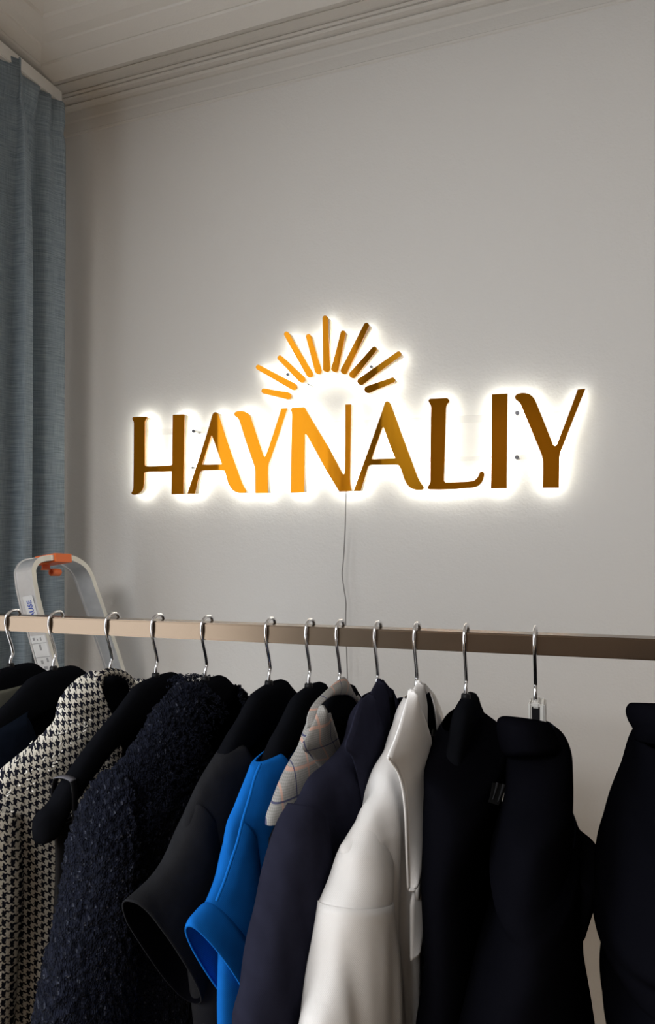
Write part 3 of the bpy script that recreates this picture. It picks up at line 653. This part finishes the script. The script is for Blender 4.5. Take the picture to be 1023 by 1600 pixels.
# frayed yarn ends along shoulder and collar
bm = bmesh.new(); rr = random.Random(3)
for (x, y, sx, sy) in [(96, 1101, -7, -5), (94, 1105, -5, 2), (98, 1097, -5, -3), (25, 1190, 2, -7), (22, 1186, -4, 3), (47, 1162, 1, -5), (5, 1204, -2, -6), (62, 1152, -4, -3)]+[(rr.uniform(8, 150), 0, rr.uniform(-4, 4), rr.uniform(-6, 2)) for _ in range(46)]:
    if y == 0: y = 1235-(x)*1.15+rr.uniform(8, 60)
    v = rr.uniform(.026, .036) if sx > -4.5 and y > 1110 else 0
    pts = []
    for t_ in (0, .5, 1): 
        u, z = UZ(k, x+sx*t_, y+sy*t_+(1.2 if t_ == .5 else 0), v); pts.append(W(k, u, v+.003*t_, z))
    tube_bm(bm, pts, [.0009, .0010, .0005], 6)
bmesh.ops.recalc_face_normals(bm, faces=bm.faces); fr = bm_obj('frayed_yarn', bm, plain('cream_yarn', (.72, .70, .65), .9), g, True); fr['kind'] = 'stuff'

# ---- slip dress on the bare hanger
k = 3
g = garment('slip_dress', k, 'black slip dress hanging by thin straps from the bare velvet hanger', 'dress')
rows = [sym(k, (80, 1294), .008), sym(k, (86, 1312), .012), sym(k, (87, 1350), .016), sym(k, (84, 1420), .018), sym(k, (76, 1500), .019), sym(k, (62, 1600), .020), sym(k, (.215, hz(k, -1.0)), .025)]
loft('body', k, rows, [M['satin'], M['lining']], g, fold=.004, freq=80)
for s in (1, -1):
    zt = -.172; bm = bmesh.new()
    # strap: a band over the arm and down both sides to the bodice
    path = [(-.010, -.245), (-.0165, -.215), (-.0165, -.19), (-.012, zt+.002), (0, zt+.0045), (.012, zt+.002), (.0165, -.19), (.0165, -.215), (.010, -.245)]
    c = catmull(path, 50); u0 = .176
    V = [[W(k, s*(u0+du), v, hz(k, z)) for du in (-.004, 0, .004)] for v, z in c]
    tp = [[W(k, s*(u0+du), v*1.05, hz(k, z+.0008)) for du in (-.0045, 0, .0045)] for v, z in c[20:31]]
    bm.free(); so = grid_obj('strap', V, [M['satin']], g, False, .0012); grid_obj('strap_slider', tp, [M['greysatin']], so, False, .0012)

# ---- fuzzy navy jacket
k = 4
g = garment('boucle_jacket', k, 'fuzzy dark navy curly wool jacket in the middle of the left half', 'jacket')
rows = [(P(k, 292, 1064), P(k, 362, 1070), .026, .050), (P(k, 276, 1080), P(k, 378, 1092), .030, .056), (P(k, 258, 1106), (-.082, hz(k, -.112)), .033, .055), (P(k, 245, 1121), (-.10, hz(k, -.125)), .034, .054), (P(k, 232, 1146), (-.12, hz(k, -.138)), .035, .052),
        (P(k, 208, 1178), (-.15, hz(k, -.16)), .035, .048), (P(k, 182, 1208), (-.18, hz(k, -.185)), .036, .042), (P(k, 163, 1236), (-.205, hz(k, -.21)), .037, .036), (P(k, 148, 1266), (-.22, hz(k, -.235)), .038, .03),
        ((.22, hz(k, -.29)), (-.215, hz(k, -.29)), .040, .02), ((.20, hz(k, -.37)), (-.20, hz(k, -.37)), .041, .01), ((.195, hz(k, -.5)), (-.195, hz(k, -.5)), .041), ((.2, hz(k, -.74)), (-.2, hz(k, -.74)), .042)]
bmats = [M['boucle'], M['lining']]
loft('body', k, rows, bmats, g, n=220, m=220, fuzz=.0045)
a = P(k, 150, 1262); b_ = P(k, 118, 1400); c_ = P(k, 92, 1510); d_ = P(k, 74, 1600)
for mi in (False, True):
    loft('sleeve', k, [((a[0]-.025, a[1]+.035), (.185, hz(k, -.225)), .030), (a, (.178, hz(k, -.27)), .041), ((P(k, 133, 1310)), (.176, hz(k, -.33)), .043), (b_, (.18, hz(k, -.43)), .043), (c_, (.19, hz(k, -.52)), .042), (d_, (.195, hz(k, -.60)), .041), ((d_[0]-.01, hz(k, -.76)), (.20, hz(k, -.76)), .038)], bmats, g, n=130, m=200, fuzz=.0045, mirror=mi)
bm = bmesh.new(); rr = random.Random(11)
edge = [(290, 1064), (276, 1080), (258, 1106), (245, 1121), (232, 1146), (208, 1178), (182, 1208), (163, 1236), (148, 1266), (133, 1310), (118, 1400)]
ec = catmull([(*UZ(k, x, y), 0) for x, y in edge], 400)
ec2 = catmull([(*UZ(k, x, y), 0) for x, y in ((292, 1063), (305, 1058), (322, 1056), (345, 1058), (362, 1069), (378, 1092), (386, 1106))], 200)
for i in range(1700):
    far = rr.random() < .3
    q = ec2[rr.randrange(200)] if far else ec[rr.randrange(400)]; depth = rr.random()**1.6
    u = q[0]-(0 if far else depth*.05); z = q[1]-depth*(.012 if far else .05); v = rr.uniform(-.032, -.010) if far else (.006+.031*min(1, depth*2.2))*rr.choice((1, 1, 1, -.6))
    r = rr.uniform(.0012, .0026); o0 = Vector(W(k, u, v, z)); ax = Vector((rr.uniform(-1, 1), rr.uniform(-1, 1), rr.uniform(-1, 1))).normalized(); bx = ax.orthogonal().normalized(); cx_ = ax.cross(bx)
    tube_bm(bm, [tuple(o0+(bx*math.cos(t_)+cx_*math.sin(t_))*r+ax*t_*.0003) for t_ in np.linspace(0, 4.6, 7)], .00045, 4, False)
fz = bm_obj('curly_loops', bm, M['boucle'], g, True); fz['kind'] = 'stuff'

# ---- charcoal short sleeved top
k = 5
g = garment('short_sleeve_top', k, 'charcoal black top with a wide open short sleeve, left of the blue top', 'top')
cm = [M['charcoal'], M['lining']]
rows = [(P(k, 353, 1170), (-.125, hz(k, -.130)), .018, .10), (P(k, 346, 1176), (-.135, hz(k, -.135)), .021, .10), (P(k, 335, 1192), (-.15, hz(k, -.146)), .023, .098), (P(k, 319, 1217), (-.175, hz(k, -.165)), .024, .09), (P(k, 303, 1252), (-.20, hz(k, -.19)), .024, .075),
        (P(k, 287, 1296), (-.225, hz(k, -.225)), .025, .05), ((.195, hz(k, -.27)), (-.195, hz(k, -.27)), .026, .02), ((.18, hz(k, -.34)), (-.18, hz(k, -.34)), .028), ((.165, hz(k, -.5)), (-.165, hz(k, -.5)), .03), ((.17, hz(k, -.8)), (-.17, hz(k, -.8)), .032)]
loft('body', k, rows, cm, g, fold=.003, m=100)
for mi in (False, True):
    loft('sleeve', k, [(P(k, 303, 1254), P(k, 340, 1320), .016), (P(k, 283, 1303), P(k, 332, 1400), .022), (P(k, 262, 1345), P(k, 325, 1478), .022), (P(k, 238, 1376), P(k, 316, 1526), .023), (P(k, 220, 1393), P(k, 310, 1550), .0235), (P(k, 204, 1407), P(k, 302, 1568), .024)], cm, g, m=50, mirror=mi, p=2.6)

# ---- cobalt blue top with cuffed sleeve
k = 6
g = garment('short_sleeve_top', k, 'cobalt blue top with turned up sleeve cuff', 'top')
bl = [M['blue'], M['blue']]
rows = [(P(k, 402, 1190), (-.125, hz(k, -.132)), .015, .10), (P(k, 396, 1196), (-.135, hz(k, -.137)), .018, .10), (P(k, 391, 1210), (-.15, hz(k, -.148)), .020, .098), (P(k, 381, 1237), (-.175, hz(k, -.17)), .021, .088), (P(k, 370, 1266), (-.20, hz(k, -.195)), .021, .07),
        (P(k, 358, 1292), (-.22, hz(k, -.225)), .022, .05), (P(k, 351, 1330), (-.225, hz(k, -.26)), .023, .02), ((.21, hz(k, -.36)), (-.21, hz(k, -.36)), .024), ((.20, hz(k, -.5)), (-.2, hz(k, -.5)), .025), ((.215, hz(k, -.8)), (-.215, hz(k, -.8)), .026)]
bod = loft('body', k, rows, bl, g, fold=.003, m=100)
for mi in (False, True):
    sl = loft('sleeve', k, [(P(k, 366, 1276), P(k, 398, 1330), .014), (P(k, 352, 1330), P(k, 404, 1420), .018), (P(k, 343, 1366), P(k, 406, 1480), .0185), (P(k, 333, 1392), P(k, 404, 1530), .0185), (P(k, 322, 1416), P(k, 396, 1560), .0180)], bl, g, m=44, mirror=mi, p=2.1)
    loft('cuff', k, [(P(k, 330, 1408), P(k, 408, 1548), .0190), (P(k, 322, 1411), P(k, 406, 1558), .0205), (P(k, 309, 1424), P(k, 398, 1578), .0205), (P(k, 297, 1447), P(k, 386, 1592), .0195), (P(k, 298, 1449), P(k, 386, 1590), .0175)], bl, sl, m=34, mirror=mi, p=2.1)
# raised shoulder seam running down the sleeve
sp = [(407, 1193), (398, 1215), (390, 1245), (380, 1278), (370, 1318), (360, 1348), (350, 1378), (338, 1408)]
tube('seam', [W(k, *(lambda q: (q[0], .019, q[1]))(UZ(k, x, y, .019))) for x, y in catmull(sp, 40)], .0016, M['blue'], bod, 8)

# ---- grey plaid vest
k = 7
g = garment('plaid_vest', k, 'grey checked vest with collar, open armhole, beside the blue top', 'vest')
pm = [M['plaid'], M['lining']]
rows = [(P(k, 490, 1118), (-.06, hz(k, -.10)), .016, .052), (P(k, 478, 1150), (-.085, hz(k, -.115)), .018, .05), (P(k, 470, 1172), (-.10, hz(k, -.128)), .019, .047), (P(k, 455, 1197), (-.13, hz(k, -.147)), .020, .044), (P(k, 440, 1226), (-.16, hz(k, -.17)), .021, .04), (P(k, 428, 1256), (-.185, hz(k, -.195)), .021, .036), (P(k, 419, 1282), (-.20, hz(k, -.215)), .021, .03), (P(k, 418.5, 1290), (-.205, hz(k, -.22)), .021, .03)]
loft('shoulder_yoke', k, rows, pm, g, n=90, m=70)
rows = [((.175, hz(k, -.215)), (-.17, hz(k, -.215)), .020, .028), ((.165, hz(k, -.27)), (-.16, hz(k, -.27)), .022, .02), ((.17, hz(k, -.36)), (-.17, hz(k, -.36)), .023), ((.19, hz(k, -.5)), (-.19, hz(k, -.5)), .023), ((.2, hz(k, -.76)), (-.2, hz(k, -.76)), .024)]
loft('body', k, rows, [M['lining'], M['lining']], g, fold=.002)  # armhole shade put into the colour: lower vest is all lining black
ribbon('collar_stand', k, [(478, 1139), (479, 1122), (488, 1101), (511, 1077), (534, 1058), (552, 1078), (560, 1092), (566, 1103)], [(492, 1128), (496, 1112), (505, 1098), (517, 1089), (536, 1086), (550, 1090), (557, 1098), (561, 1108)], .004, .012, .003, [M['plaid']], g)
ribbon('collar_fall', k, [(500, 1103), (489, 1128), (478, 1150), (470, 1167), (480, 1177), (492, 1190), (502, 1206), (508, 1222)], [(501, 1104), (510, 1117), (518, 1130), (525, 1150), (530, 1170), (533, 1190), (534, 1205), (530, 1225)], .020, .024, .006, [M['plaid']], g)

# ---- midnight navy blazer
k = 8
g = garment('blazer', k, 'midnight navy blazer with broad lapel, left of the ivory coat', 'blazer')
nm_ = [M['navycoat'], M['navylining']]
rows = [(P(k, 572, 1092), (-.055, hz(k, -.09)), .014, .03), (P(k, 556, 1120), (-.08, hz(k, -.11)), .018, .034), (P(k, 540, 1168), (-.10, hz(k, -.128)), .020, .034), (P(k, 524, 1190), (-.125, hz(k, -.145)), .022, .033), (P(k, 500, 1212), (-.15, hz(k, -.16)), .023, .03), (P(k, 478, 1238), (-.175, hz(k, -.18)), .024, .026), (P(k, 462, 1260), (-.195, hz(k, -.2)), .025, .024), (P(k, 452, 1284), (-.21, hz(k, -.22)), .025, .02),
        ((.205, hz(k, -.29)), (-.205, hz(k, -.29)), .026, .01), ((.195, hz(k, -.38)), (-.195, hz(k, -.38)), .026), ((.195, hz(k, -.5)), (-.195, hz(k, -.5)), .026), ((.205, hz(k, -.78)), (-.205, hz(k, -.78)), .027)]
loft('body', k, rows, nm_, g, m=110, fold=.0035)
for mi in (False, True):
    loft('sleeve', k, [(P(k, 463, 1256), P(k, 492, 1262), .016), (P(k, 448, 1288), P(k, 497, 1300), .022), (P(k, 437, 1330), P(k, 498, 1345), .026), (P(k, 425, 1400), P(k, 492, 1410), .027), (P(k, 410, 1470), P(k, 484, 1480), .0275), (P(k, 395, 1545), P(k, 476, 1550), .0275), (P(k, 384, 1602), P(k, 470, 1605), .027), ((.30, hz(k, -.80)), (.22, hz(k, -.80)), .024)], nm_, g, m=80, mirror=mi, fold=.002, freq=110)
ribbon('collar', k, [(590, 1062), (583, 1073), (577, 1086), (573, 1100), (573, 1112)], [(591, 1062), (601, 1078), (606, 1105), (607, 1140), (606, 1165)], .012, .016, .005, [M['navycoat']], g)
ribbon('lapel', k, [(576, 1086), (563, 1094), (554, 1115), (546, 1142), (538, 1166), (549, 1182), (557, 1210), (565, 1260), (574, 1325)], [(577, 1088), (586, 1108), (594, 1130), (600, 1155), (604, 1185), (606, 1215), (604, 1250), (596, 1290), (576, 1326)], .023, .027, .006, [M['navycoat']], g)
ribbon('collar_fold', k, [(591, 1062), (602, 1082), (608, 1110), (612, 1150)], [(595, 1064), (611, 1083), (622, 1104), (630, 1130)], .008, .003, .003, [M['navycoat']], g)

# ---- ivory coat
k = 9
g = garment('coat', k, 'ivory white coat with a wide rolled lapel', 'coat')
wm = [M['white'], M['white']]
rows = [(P(k, 640, 1092), (-.05, hz(k, -.09)), .014, .026), (P(k, 624, 1130), (-.08, hz(k, -.112)), .018, .03), (P(k, 607, 1184), (-.10, hz(k, -.128)), .021, .03), (P(k, 597, 1212), (-.125, hz(k, -.145)), .023, .03), (P(k, 588, 1236), (-.145, hz(k, -.16)), .024, .03), (P(k, 571, 1272), (-.175, hz(k, -.18)), .025, .028), (P(k, 556, 1308), (-.2, hz(k, -.21)), .026, .025), (P(k, 545, 1334), (-.21, hz(k, -.23)), .026, .02),
        ((.205, hz(k, -.31)), (-.205, hz(k, -.31)), .027, .012), ((.19, hz(k, -.42)), (-.195, hz(k, -.42)), .027), ((.185, hz(k, -.55)), (-.195, hz(k, -.55)), .027), ((.20, hz(k, -.95)), (-.205, hz(k, -.95)), .03)]
loft('body', k, rows, wm, g, m=120, n=110, fold=.006, freq=75, ph=1.0)
for mi in (False, True):
    loft('upper_sleeve', k, [(P(k, 571, 1274), P(k, 584, 1282), .010), (P(k, 555, 1310), P(k, 592, 1316), .018), (P(k, 545, 1334), P(k, 596, 1338), .0225), (P(k, 536, 1375), P(k, 592, 1370), .0265), (P(k, 521, 1417), P(k, 588, 1403), .0285)], wm, g, m=30, mirror=mi)
    loft('sleeve', k, [(P(k, 520, 1416), P(k, 589, 1402), .0295), (P(k, 515, 1450), P(k, 594, 1440), .030), (P(k, 509, 1505), P(k, 602, 1500), .031), (P(k, 499, 1555), P(k, 608, 1550), .031), (P(k, 488, 1604), P(k, 612, 1600), .031), ((.34, hz(k, -.78)), (.22, hz(k, -.78)), .03)], wm, g, m=60, mirror=mi, fold=.0035, freq=95)
ribbon('lapel', k, [(639, 1079), (631, 1104), (622, 1135), (613, 1160), (604, 1184), (611, 1192), (621, 1206), (629, 1235), (633, 1275), (635, 1330), (637.5, 1389)], [(640, 1079), (650, 1098), (660, 1120), (667, 1140), (672, 1160), (674, 1190), (674, 1225), (672, 1270), (668, 1315), (657, 1358), (638.5, 1390)], .028, .031, .007, [M['white']], g, n=70, m=16)
pts = [(605, 1183), (611, 1191), (621, 1206), (629, 1235), (633, 1275), (635, 1330), (637.5, 1389)]
tube('lapel_piping', [W(k, *(lambda q: (q[0], .030, q[1]))(UZ(k, x, y, .030))) for x, y in catmull(pts, 50)], .0013, M['white'], g, 8)
ribbon('collar', k, [(652, 1065), (645, 1078), (641, 1092), (643, 1102)], [(653, 1065), (661, 1083), (665, 1108), (665, 1138)], .013, .016, .005, [M['white']], g)
ribbon('collar_fold', k, [(656, 1066), (663, 1082), (671, 1105), (674, 1150)], [(660, 1070), (675, 1083), (685, 1102), (694, 1132)], .006, -.002, .003, [M['white']], g)
ribbon('front_facing', k, [(655, 1362), (646, 1385), (640, 1420), (640, 1500)], [(657, 1361), (668, 1390), (668, 1412), (653, 1480)], .030, .034, .004, [M['white']], g)
bt = UZ(k, 655, 1393, .0385); c0 = Vector(W(k, bt[0], .0372, bt[1])); bm = bmesh.new(); tube_bm(bm, [tuple(c0-Vector((.002, 0, 0))), tuple(c0+Vector((.0012, 0, 0))), tuple(c0+Vector((.002, 0, 0)))], [.0085, .0085, .007], 20)
bmesh.ops.recalc_face_normals(bm, faces=bm.faces); bm_obj('button', bm, plain('grey_pearl_button', (.33, .32, .31), .3), g, True)

# ---- black blouse
k = 10
g = garment('blouse', k, 'black blouse with a sheer label patch, right of the ivory coat', 'blouse')
bk = [M['black'], M['lining']]
def yrow(L, R, yc, d, g_=0): 
    a_, b_ = PY(*L, yc), PY(*R, yc); return ((a_[0], a_[2]), (b_[0], b_[2]), d, g_, yc)
def wxy(u, v, z): return (u, v, z)
def yloft(name, rows, mats, parent, **kw): return loft(name, 0, rows, mats, parent, world=wxy, **kw)
rows = [yrow((696, 1122), (744, 1126), YR, .06), yrow((688, 1138), (747, 1150), YR, .11), yrow((684, 1160), (760, 1168), YR-.01, .15), yrow((683, 1190), (787, 1190), YR-.01, .165), yrow((684, 1235), (790, 1212), YR-.01, .18), yrow((686, 1300), (774, 1290), YR-.01, .185), yrow((690, 1400), (774, 1390), YR-.01, .185), yrow((676, 1500), (770, 1500), YR-.01, .185), yrow((660, 1610), (760, 1610), YR-.01, .185), yrow((650, 1850), (750, 1850), YR-.01, .185)]
yloft('body', rows, bk, g, n=110, m=110, p=2.2)
f11 = lambda x, y, v: PY(x, y, v)
lb = ribbon('sheer_label', k, [(769, 1222), (767, 1236), (763, 1252)], [(791, 1226), (787, 1240), (779, 1257)], .60, .60, 0, [M['label']], g, world=f11)
for A_, B_ in (([(775, 1222), (773, 1233), (769, 1248)], [(779, 1223), (776, 1233), (770.5, 1249)]), ([(785, 1224), (782, 1235), (777, 1252)], [(789, 1226), (785, 1237), (779, 1252)])):
    ribbon('woven_stripe', k, A_, B_, .5975, .5975, 0, [M['thread']], lb, m=3, thick=.0008, world=f11)

# ---- black dress with high collar
k = 11
g = garment('dress', k, 'blue black dress with a rolled high collar on the white hanger', 'dress')
dk = [M['blackknit'], M['lining']]
Y0 = .76
rows = [yrow((796, 1150), (864, 1142), .82, .05), yrow((795, 1184), (884, 1168), .80, .09), yrow((795, 1210), (892, 1197), .79, .12), yrow((790, 1242), (893, 1240), .77, .14), yrow((781, 1272), (892, 1285), .77, .15), yrow((774, 1300), (891, 1312), .77, .16), yrow((779, 1328), (896, 1325), .77, .165),
        yrow((786, 1347), (903, 1338), .77, .165), yrow((779, 1376), (905, 1352), .77, .165), yrow((757, 1428), (905, 1385), .77, .17), yrow((733, 1495), (907, 1430), .77, .17), yrow((712, 1556), (909, 1500), .77, .18), yrow((695, 1604), (925, 1604), .77, .18), yrow((650, 1800), (955, 1800), .77, .2)]
yloft('body', rows, dk, g, n=120, m=130, p=2.1)
yloft('sleeve', [yrow((880, 1290), (897, 1300), .80, .05), yrow((885, 1318), (912, 1338), .80, .06), yrow((890, 1345), (936, 1351), .80, .06), yrow((892, 1375), (931, 1378), .80, .06), yrow((892, 1400), (921, 1412), .80, .055), yrow((892, 1425), (915, 1432), .80, .05)], dk, g, m=40)
# rolled collar: padded roll folded outwards at the neck
loft('collar', 0, [yrow((806, 1138), (838, 1138), .80, .030), yrow((798, 1124), (844, 1130), .80, .040), yrow((788, 1124), (850, 1132), .795, .050), yrow((780, 1133), (857, 1140), .785, .058), yrow((779, 1146), (863, 1150), .78, .062), yrow((781, 1162), (868, 1162), .78, .064), yrow((786, 1180), (874, 1177), .78, .063), yrow((793, 1186), (874, 1182), .785, .058), yrow((798, 1182), (866, 1176), .79, .050)], dk, g, n=90, m=60, p=2.1, world=lambda u, v, z: (u, v, z+.30*(.80-v)))

# ---- black coat, right edge
k = 12
g = garment('long_coat', k, 'black coat cut off by the right edge of the picture', 'coat')
rows = [yrow((992, 1140), (1095, 1150), .82, .08), yrow((991, 1168), (1110, 1180), .82, .14), yrow((983, 1195), (1120, 1210), .82, .18), yrow((969, 1242), (1125, 1250), .78, .18), yrow((951, 1288), (1130, 1290), .77, .19), yrow((940, 1326), (1135, 1330), .77, .195), yrow((932, 1352), (1135, 1350), .77, .195), yrow((927, 1405), (1140, 1405), .77, .155),
        yrow((940, 1434), (1140, 1434), .77, .155), yrow((954, 1452), (1140, 1452), .77, .155), yrow((945, 1489), (1142, 1489), .77, .155), yrow((939, 1514), (1143, 1514), .77, .155), yrow((946, 1526), (1144, 1526), .77, .155), yrow((943, 1548), (1145, 1548), .77, .155), yrow((947, 1571), (1146, 1571), .77, .155), yrow((953, 1602), (1147, 1602), .77, .155), yrow((950, 1850), (1160, 1850), .77, .2)]
yloft('body', rows, bk, g, n=110, m=220, p=2.1)
loft('collar', 0, [yrow((1002, 1112), (1056, 1112), .80, .040), yrow((996, 1101), (1064, 1103), .80, .048), yrow((987, 1102), (1075, 1108), .795, .056), yrow((980, 1114), (1085, 1120), .79, .062), yrow((983, 1127), (1090, 1135), .79, .064), yrow((991, 1142), (1094, 1150), .79, .064), yrow((994, 1156), (1095, 1165), .80, .06)], dk, g, n=80, m=40, p=2.2, world=lambda u, v, z: (u, v, z+.25*(.80-v)))

reflection_curtain()
# ------------------------------------------------------------------ step ladder leaning in the corner
AL = math.radians(9); LN = np.array([math.cos(AL), 0, math.sin(AL)]); LP = np.array([-1.115, 1.2, 1.45])
LUP = np.array([-math.sin(AL), 0, math.cos(AL)]); LH = np.array([0, 1.0, 0])
lad = empty('step_ladder', (-.90, 1.3, 0), 'aluminium step ladder hoop with an orange clip standing behind the rail', 'ladder')
fe = [(91, 1050), (84, 1024), (72, 980), (66, 960), (60, 935), (55, 910), (53, 893), (56, 882), (63, 875), (73, 872), (85, 871), (100, 871), (113, 872), (125, 877), (136, 886), (144, 900), (151, 920), (165, 960), (172, 982), (186, 1024), (194, 1050)]
LQ = [PP(x, y, LP, LN) for x, y in fe]
def lad_leg(p, q):      # continue a leg to the floor
    d = (q-p)/np.linalg.norm(q-p); d = d/-d[2]; return q+d*(q[2]-.0)
f0 = lad_leg(LQ[2], LQ[0]); f1 = lad_leg(LQ[-3], LQ[-1])
path = catmull([f0]+LQ+[f1], 160)
BR, TK = .050, .0125      # breadth of the section (along LN) and its thickness in the hoop plane
bm = bmesh.new(); rings = []
for i, p in enumerate(path):
    t_ = path[min(i+1, len(path)-1)]-path[max(i-1, 0)]; t_ /= np.linalg.norm(t_); s_ = np.cross(LN, t_); s_ /= np.linalg.norm(s_)
    prf = [(0.0, -.5), (.0, .5), (-.08, .5), (-.10, .36), (-.9, .36), (-.92, .5), (-1, .5), (-1, -.5), (-.92, -.5), (-.9, -.36), (-.1, -.36), (-.08, -.5)]
    rings.append([bm.verts.new(p+LN*a_*BR+s_*b_*TK) for a_, b_ in prf])
fm = []
for A_, B_ in zip(rings, rings[1:]):
    for i in range(12):
        f = bm.faces.new((A_[i], A_[(i+1) % 12], B_[(i+1) % 12], B_[i])); f.material_index = 1 if i == 0 else 0
bm.faces.new(rings[0]); bm.faces.new(rings[-1][::-1]); bmesh.ops.recalc_face_normals(bm, faces=bm.faces)
hoop = bm_obj('hoop_frame', bm, [M['alu'], M['aluedge']], lad)
for p, q in zip(rings, rings[1:]): pass
for h in (.30, .55, .80):      # treads between the legs
    def at(h, a_, b_):
        s = h/a_[2] if a_[2] else 0; return b_+(a_-b_)*s
    A_ = at(h, LQ[0], f0); B_ = at(h, LQ[-1], f1)
    box('tread', min(A_[0], B_[0])-.075, max(A_[0], B_[0])-.002, A_[1]+.006, B_[1]-.006, h-.02, h, M['alu'], lad, .002)
# sticker with the blue name and the pictogram label on the near leg's outer face
def leg_frame():
    a_, b_ = PP(66, 960, LP, LN), PP(91, 1050, LP, LN); t_ = (a_-b_)/np.linalg.norm(a_-b_); s_ = np.cross(LN, t_); s_ /= np.linalg.norm(s_)
    return t_, s_ if s_[1] < 0 else -s_
LT, LS = leg_frame()
def on_leg(px, py, a_, out): p = PP(px, py, LP, LN); return p-LN*a_*BR+LS*(TK*.36+out)
def leg_quad(name, p, along0, along1, a0, a1, out, m, parent):
    bm = bmesh.new(); base = on_leg(*p, 0, 0)
    vs = [bm.verts.new(tuple(base+LT*al-LN*a_*BR+LS*(out+o))) for o in (0, .0004) for al, a_ in ((along0, a0), (along1, a0), (along1, a1), (along0, a1))]
    for f in ((0, 1, 2, 3), (7, 6, 5, 4), (0, 4, 5, 1), (1, 5, 6, 2), (2, 6, 7, 3), (3, 7, 4, 0)): bm.faces.new([vs[i] for i in f])
    bmesh.ops.recalc_face_normals(bm, faces=bm.faces); return bm_obj(name, bm, m, parent)
st = leg_quad('name_sticker', (66, 960), -.030, .046, .16, .70, .0004, M['sticker'], lad)
cu = bpy.data.curves.new('tmp', 'FONT'); cu.body = 'KRAUSE'; cu.size = .0205; cu.extrude = .0002; cu.align_x = 'CENTER'; cu.align_y = 'CENTER'; cu.offset = .0004; cu.space_character = 1.0
ob = bpy.data.objects.new('tmp', cu); COL.objects.link(ob); me = bpy.data.meshes.new_from_object(ob.evaluated_get(bpy.context.evaluated_depsgraph_get())); bpy.data.objects.remove(ob)
base = on_leg(66, 960, .40, .0009)+LT*.0065
for v in me.vertices:     # text runs up the leg, letter tops towards the back edge
    c = v.co.copy(); v.co = Vector(base+LT*c.x*.80+(-LN)*c.y*.85+LS*c.z)
link('name_print', me, [M['blueink']], st, False)
lb = leg_quad('pictogram_sticker', (79, 1005), -.075, .022, .05, .92, .0004, M['sticker'], lad)
for al in (.004, -.028): leg_quad('print_line', (79, 1005), al, al+.0012, .12, .90, .0009, M['greyink'], lb)
for al, a_, L_, W_ in ((.012, .74, .006, .10), (.010, .36, .007, .06), (.011, .55, .004, .05), (-.012, .5, .014, .10), (-.04, .3, .010, .10), (-.043, .62, .008, .12), (-.055, .5, .006, .2)):
    leg_quad('pictogram', (79, 1005), al, al+L_, a_-W_/2, a_+W_/2, .0009, M['greyink'], lb)
# orange clip over the top of the hoop
tc = PP(97, 872, LP, LN); td = PP(107, 872.5, LP, LN); tl = td-tc; tl /= np.linalg.norm(tl); tu = np.cross(tl, LN); tu = tu if tu[2] > 0 else -tu
def ob_box(bm, c, ex, ey, ez, hx, hy, hz_):
    vs = [bm.verts.new(tuple(c+ex*sx*hx+ey*sy*hy+ez*sz*hz_)) for sx in (-1, 1) for sy in (-1, 1) for sz in (-1, 1)]
    for f in ((0, 1, 3, 2), (4, 6, 7, 5), (0, 4, 5, 1), (2, 3, 7, 6), (0, 2, 6, 4), (1, 5, 7, 3)): bm.faces.new([vs[i] for i in f])
bm = bmesh.new(); cc = PP(97, 872, LP, LN)
cw = .013*2.0
ob_box(bm, cc-LN*BR*.46, tl, tu, LN, cw, .0015, BR*.56) if False else None
ob_box(bm, cc-LN*BR*.5+tu*(TK*.5+.0018), tl, tu, LN, cw, .0018, BR*.5+.004)
ob_box(bm, cc-LN*BR*.5-tu*(TK*.5+.0018), tl, tu, LN, cw, .0018, BR*.5+.004)
ob_box(bm, cc+LN*.0028, tl, tu, LN, cw, TK*.5+.0036, .0022)
bmesh.ops.recalc_face_normals(bm, faces=bm.faces); bmesh.ops.bevel(bm, geom=bm.edges[:], offset=.0007, segments=1, affect='EDGES')
clip = bm_obj('orange_clip', bm, M['orange'], lad); clip['label'] = 'orange plastic clip'
bm = bmesh.new(); hc = cc-LN*.022-tu*(TK*.5+.0235)
ang = np.linspace(math.radians(115), math.radians(430), 26)
prof2 = [(-.040, TK*.5+.0036-TK*.5-.0036+.0125), (-.012, .0125)]
o_ = [(-.030, .0115), (-.015, .0105)]+[(.0085*math.cos(t), .0085*math.sin(t)) for t in ang]
i_ = [(-.030, .0090), (-.015, .0080)]+[(.0055*math.cos(t), .0055*math.sin(t)) for t in ang]
def hp(a_, b_, l): return bm.verts.new(tuple(hc+LN*a_+tu*b_+tl*l))
VV = [[hp(*o_[j], -.012), hp(*o_[j], .012), hp(*i_[j], .012), hp(*i_[j], -.012)] for j in range(len(o_))]
for a_, b_ in zip(VV, VV[1:]):
    for i in range(4): bm.faces.new((a_[i], a_[(i+1) % 4], b_[(i+1) % 4], b_[i]))
bm.faces.new(VV[0]); bm.faces.new(VV[-1]); ob_box(bm, cc-LN*.048-tu*(TK*.5+.0075), tl, tu, LN, .012, .0062, .0012)
bmesh.ops.recalc_face_normals(bm, faces=bm.faces); bm_obj('clip_hook', bm, M['orange'], clip)
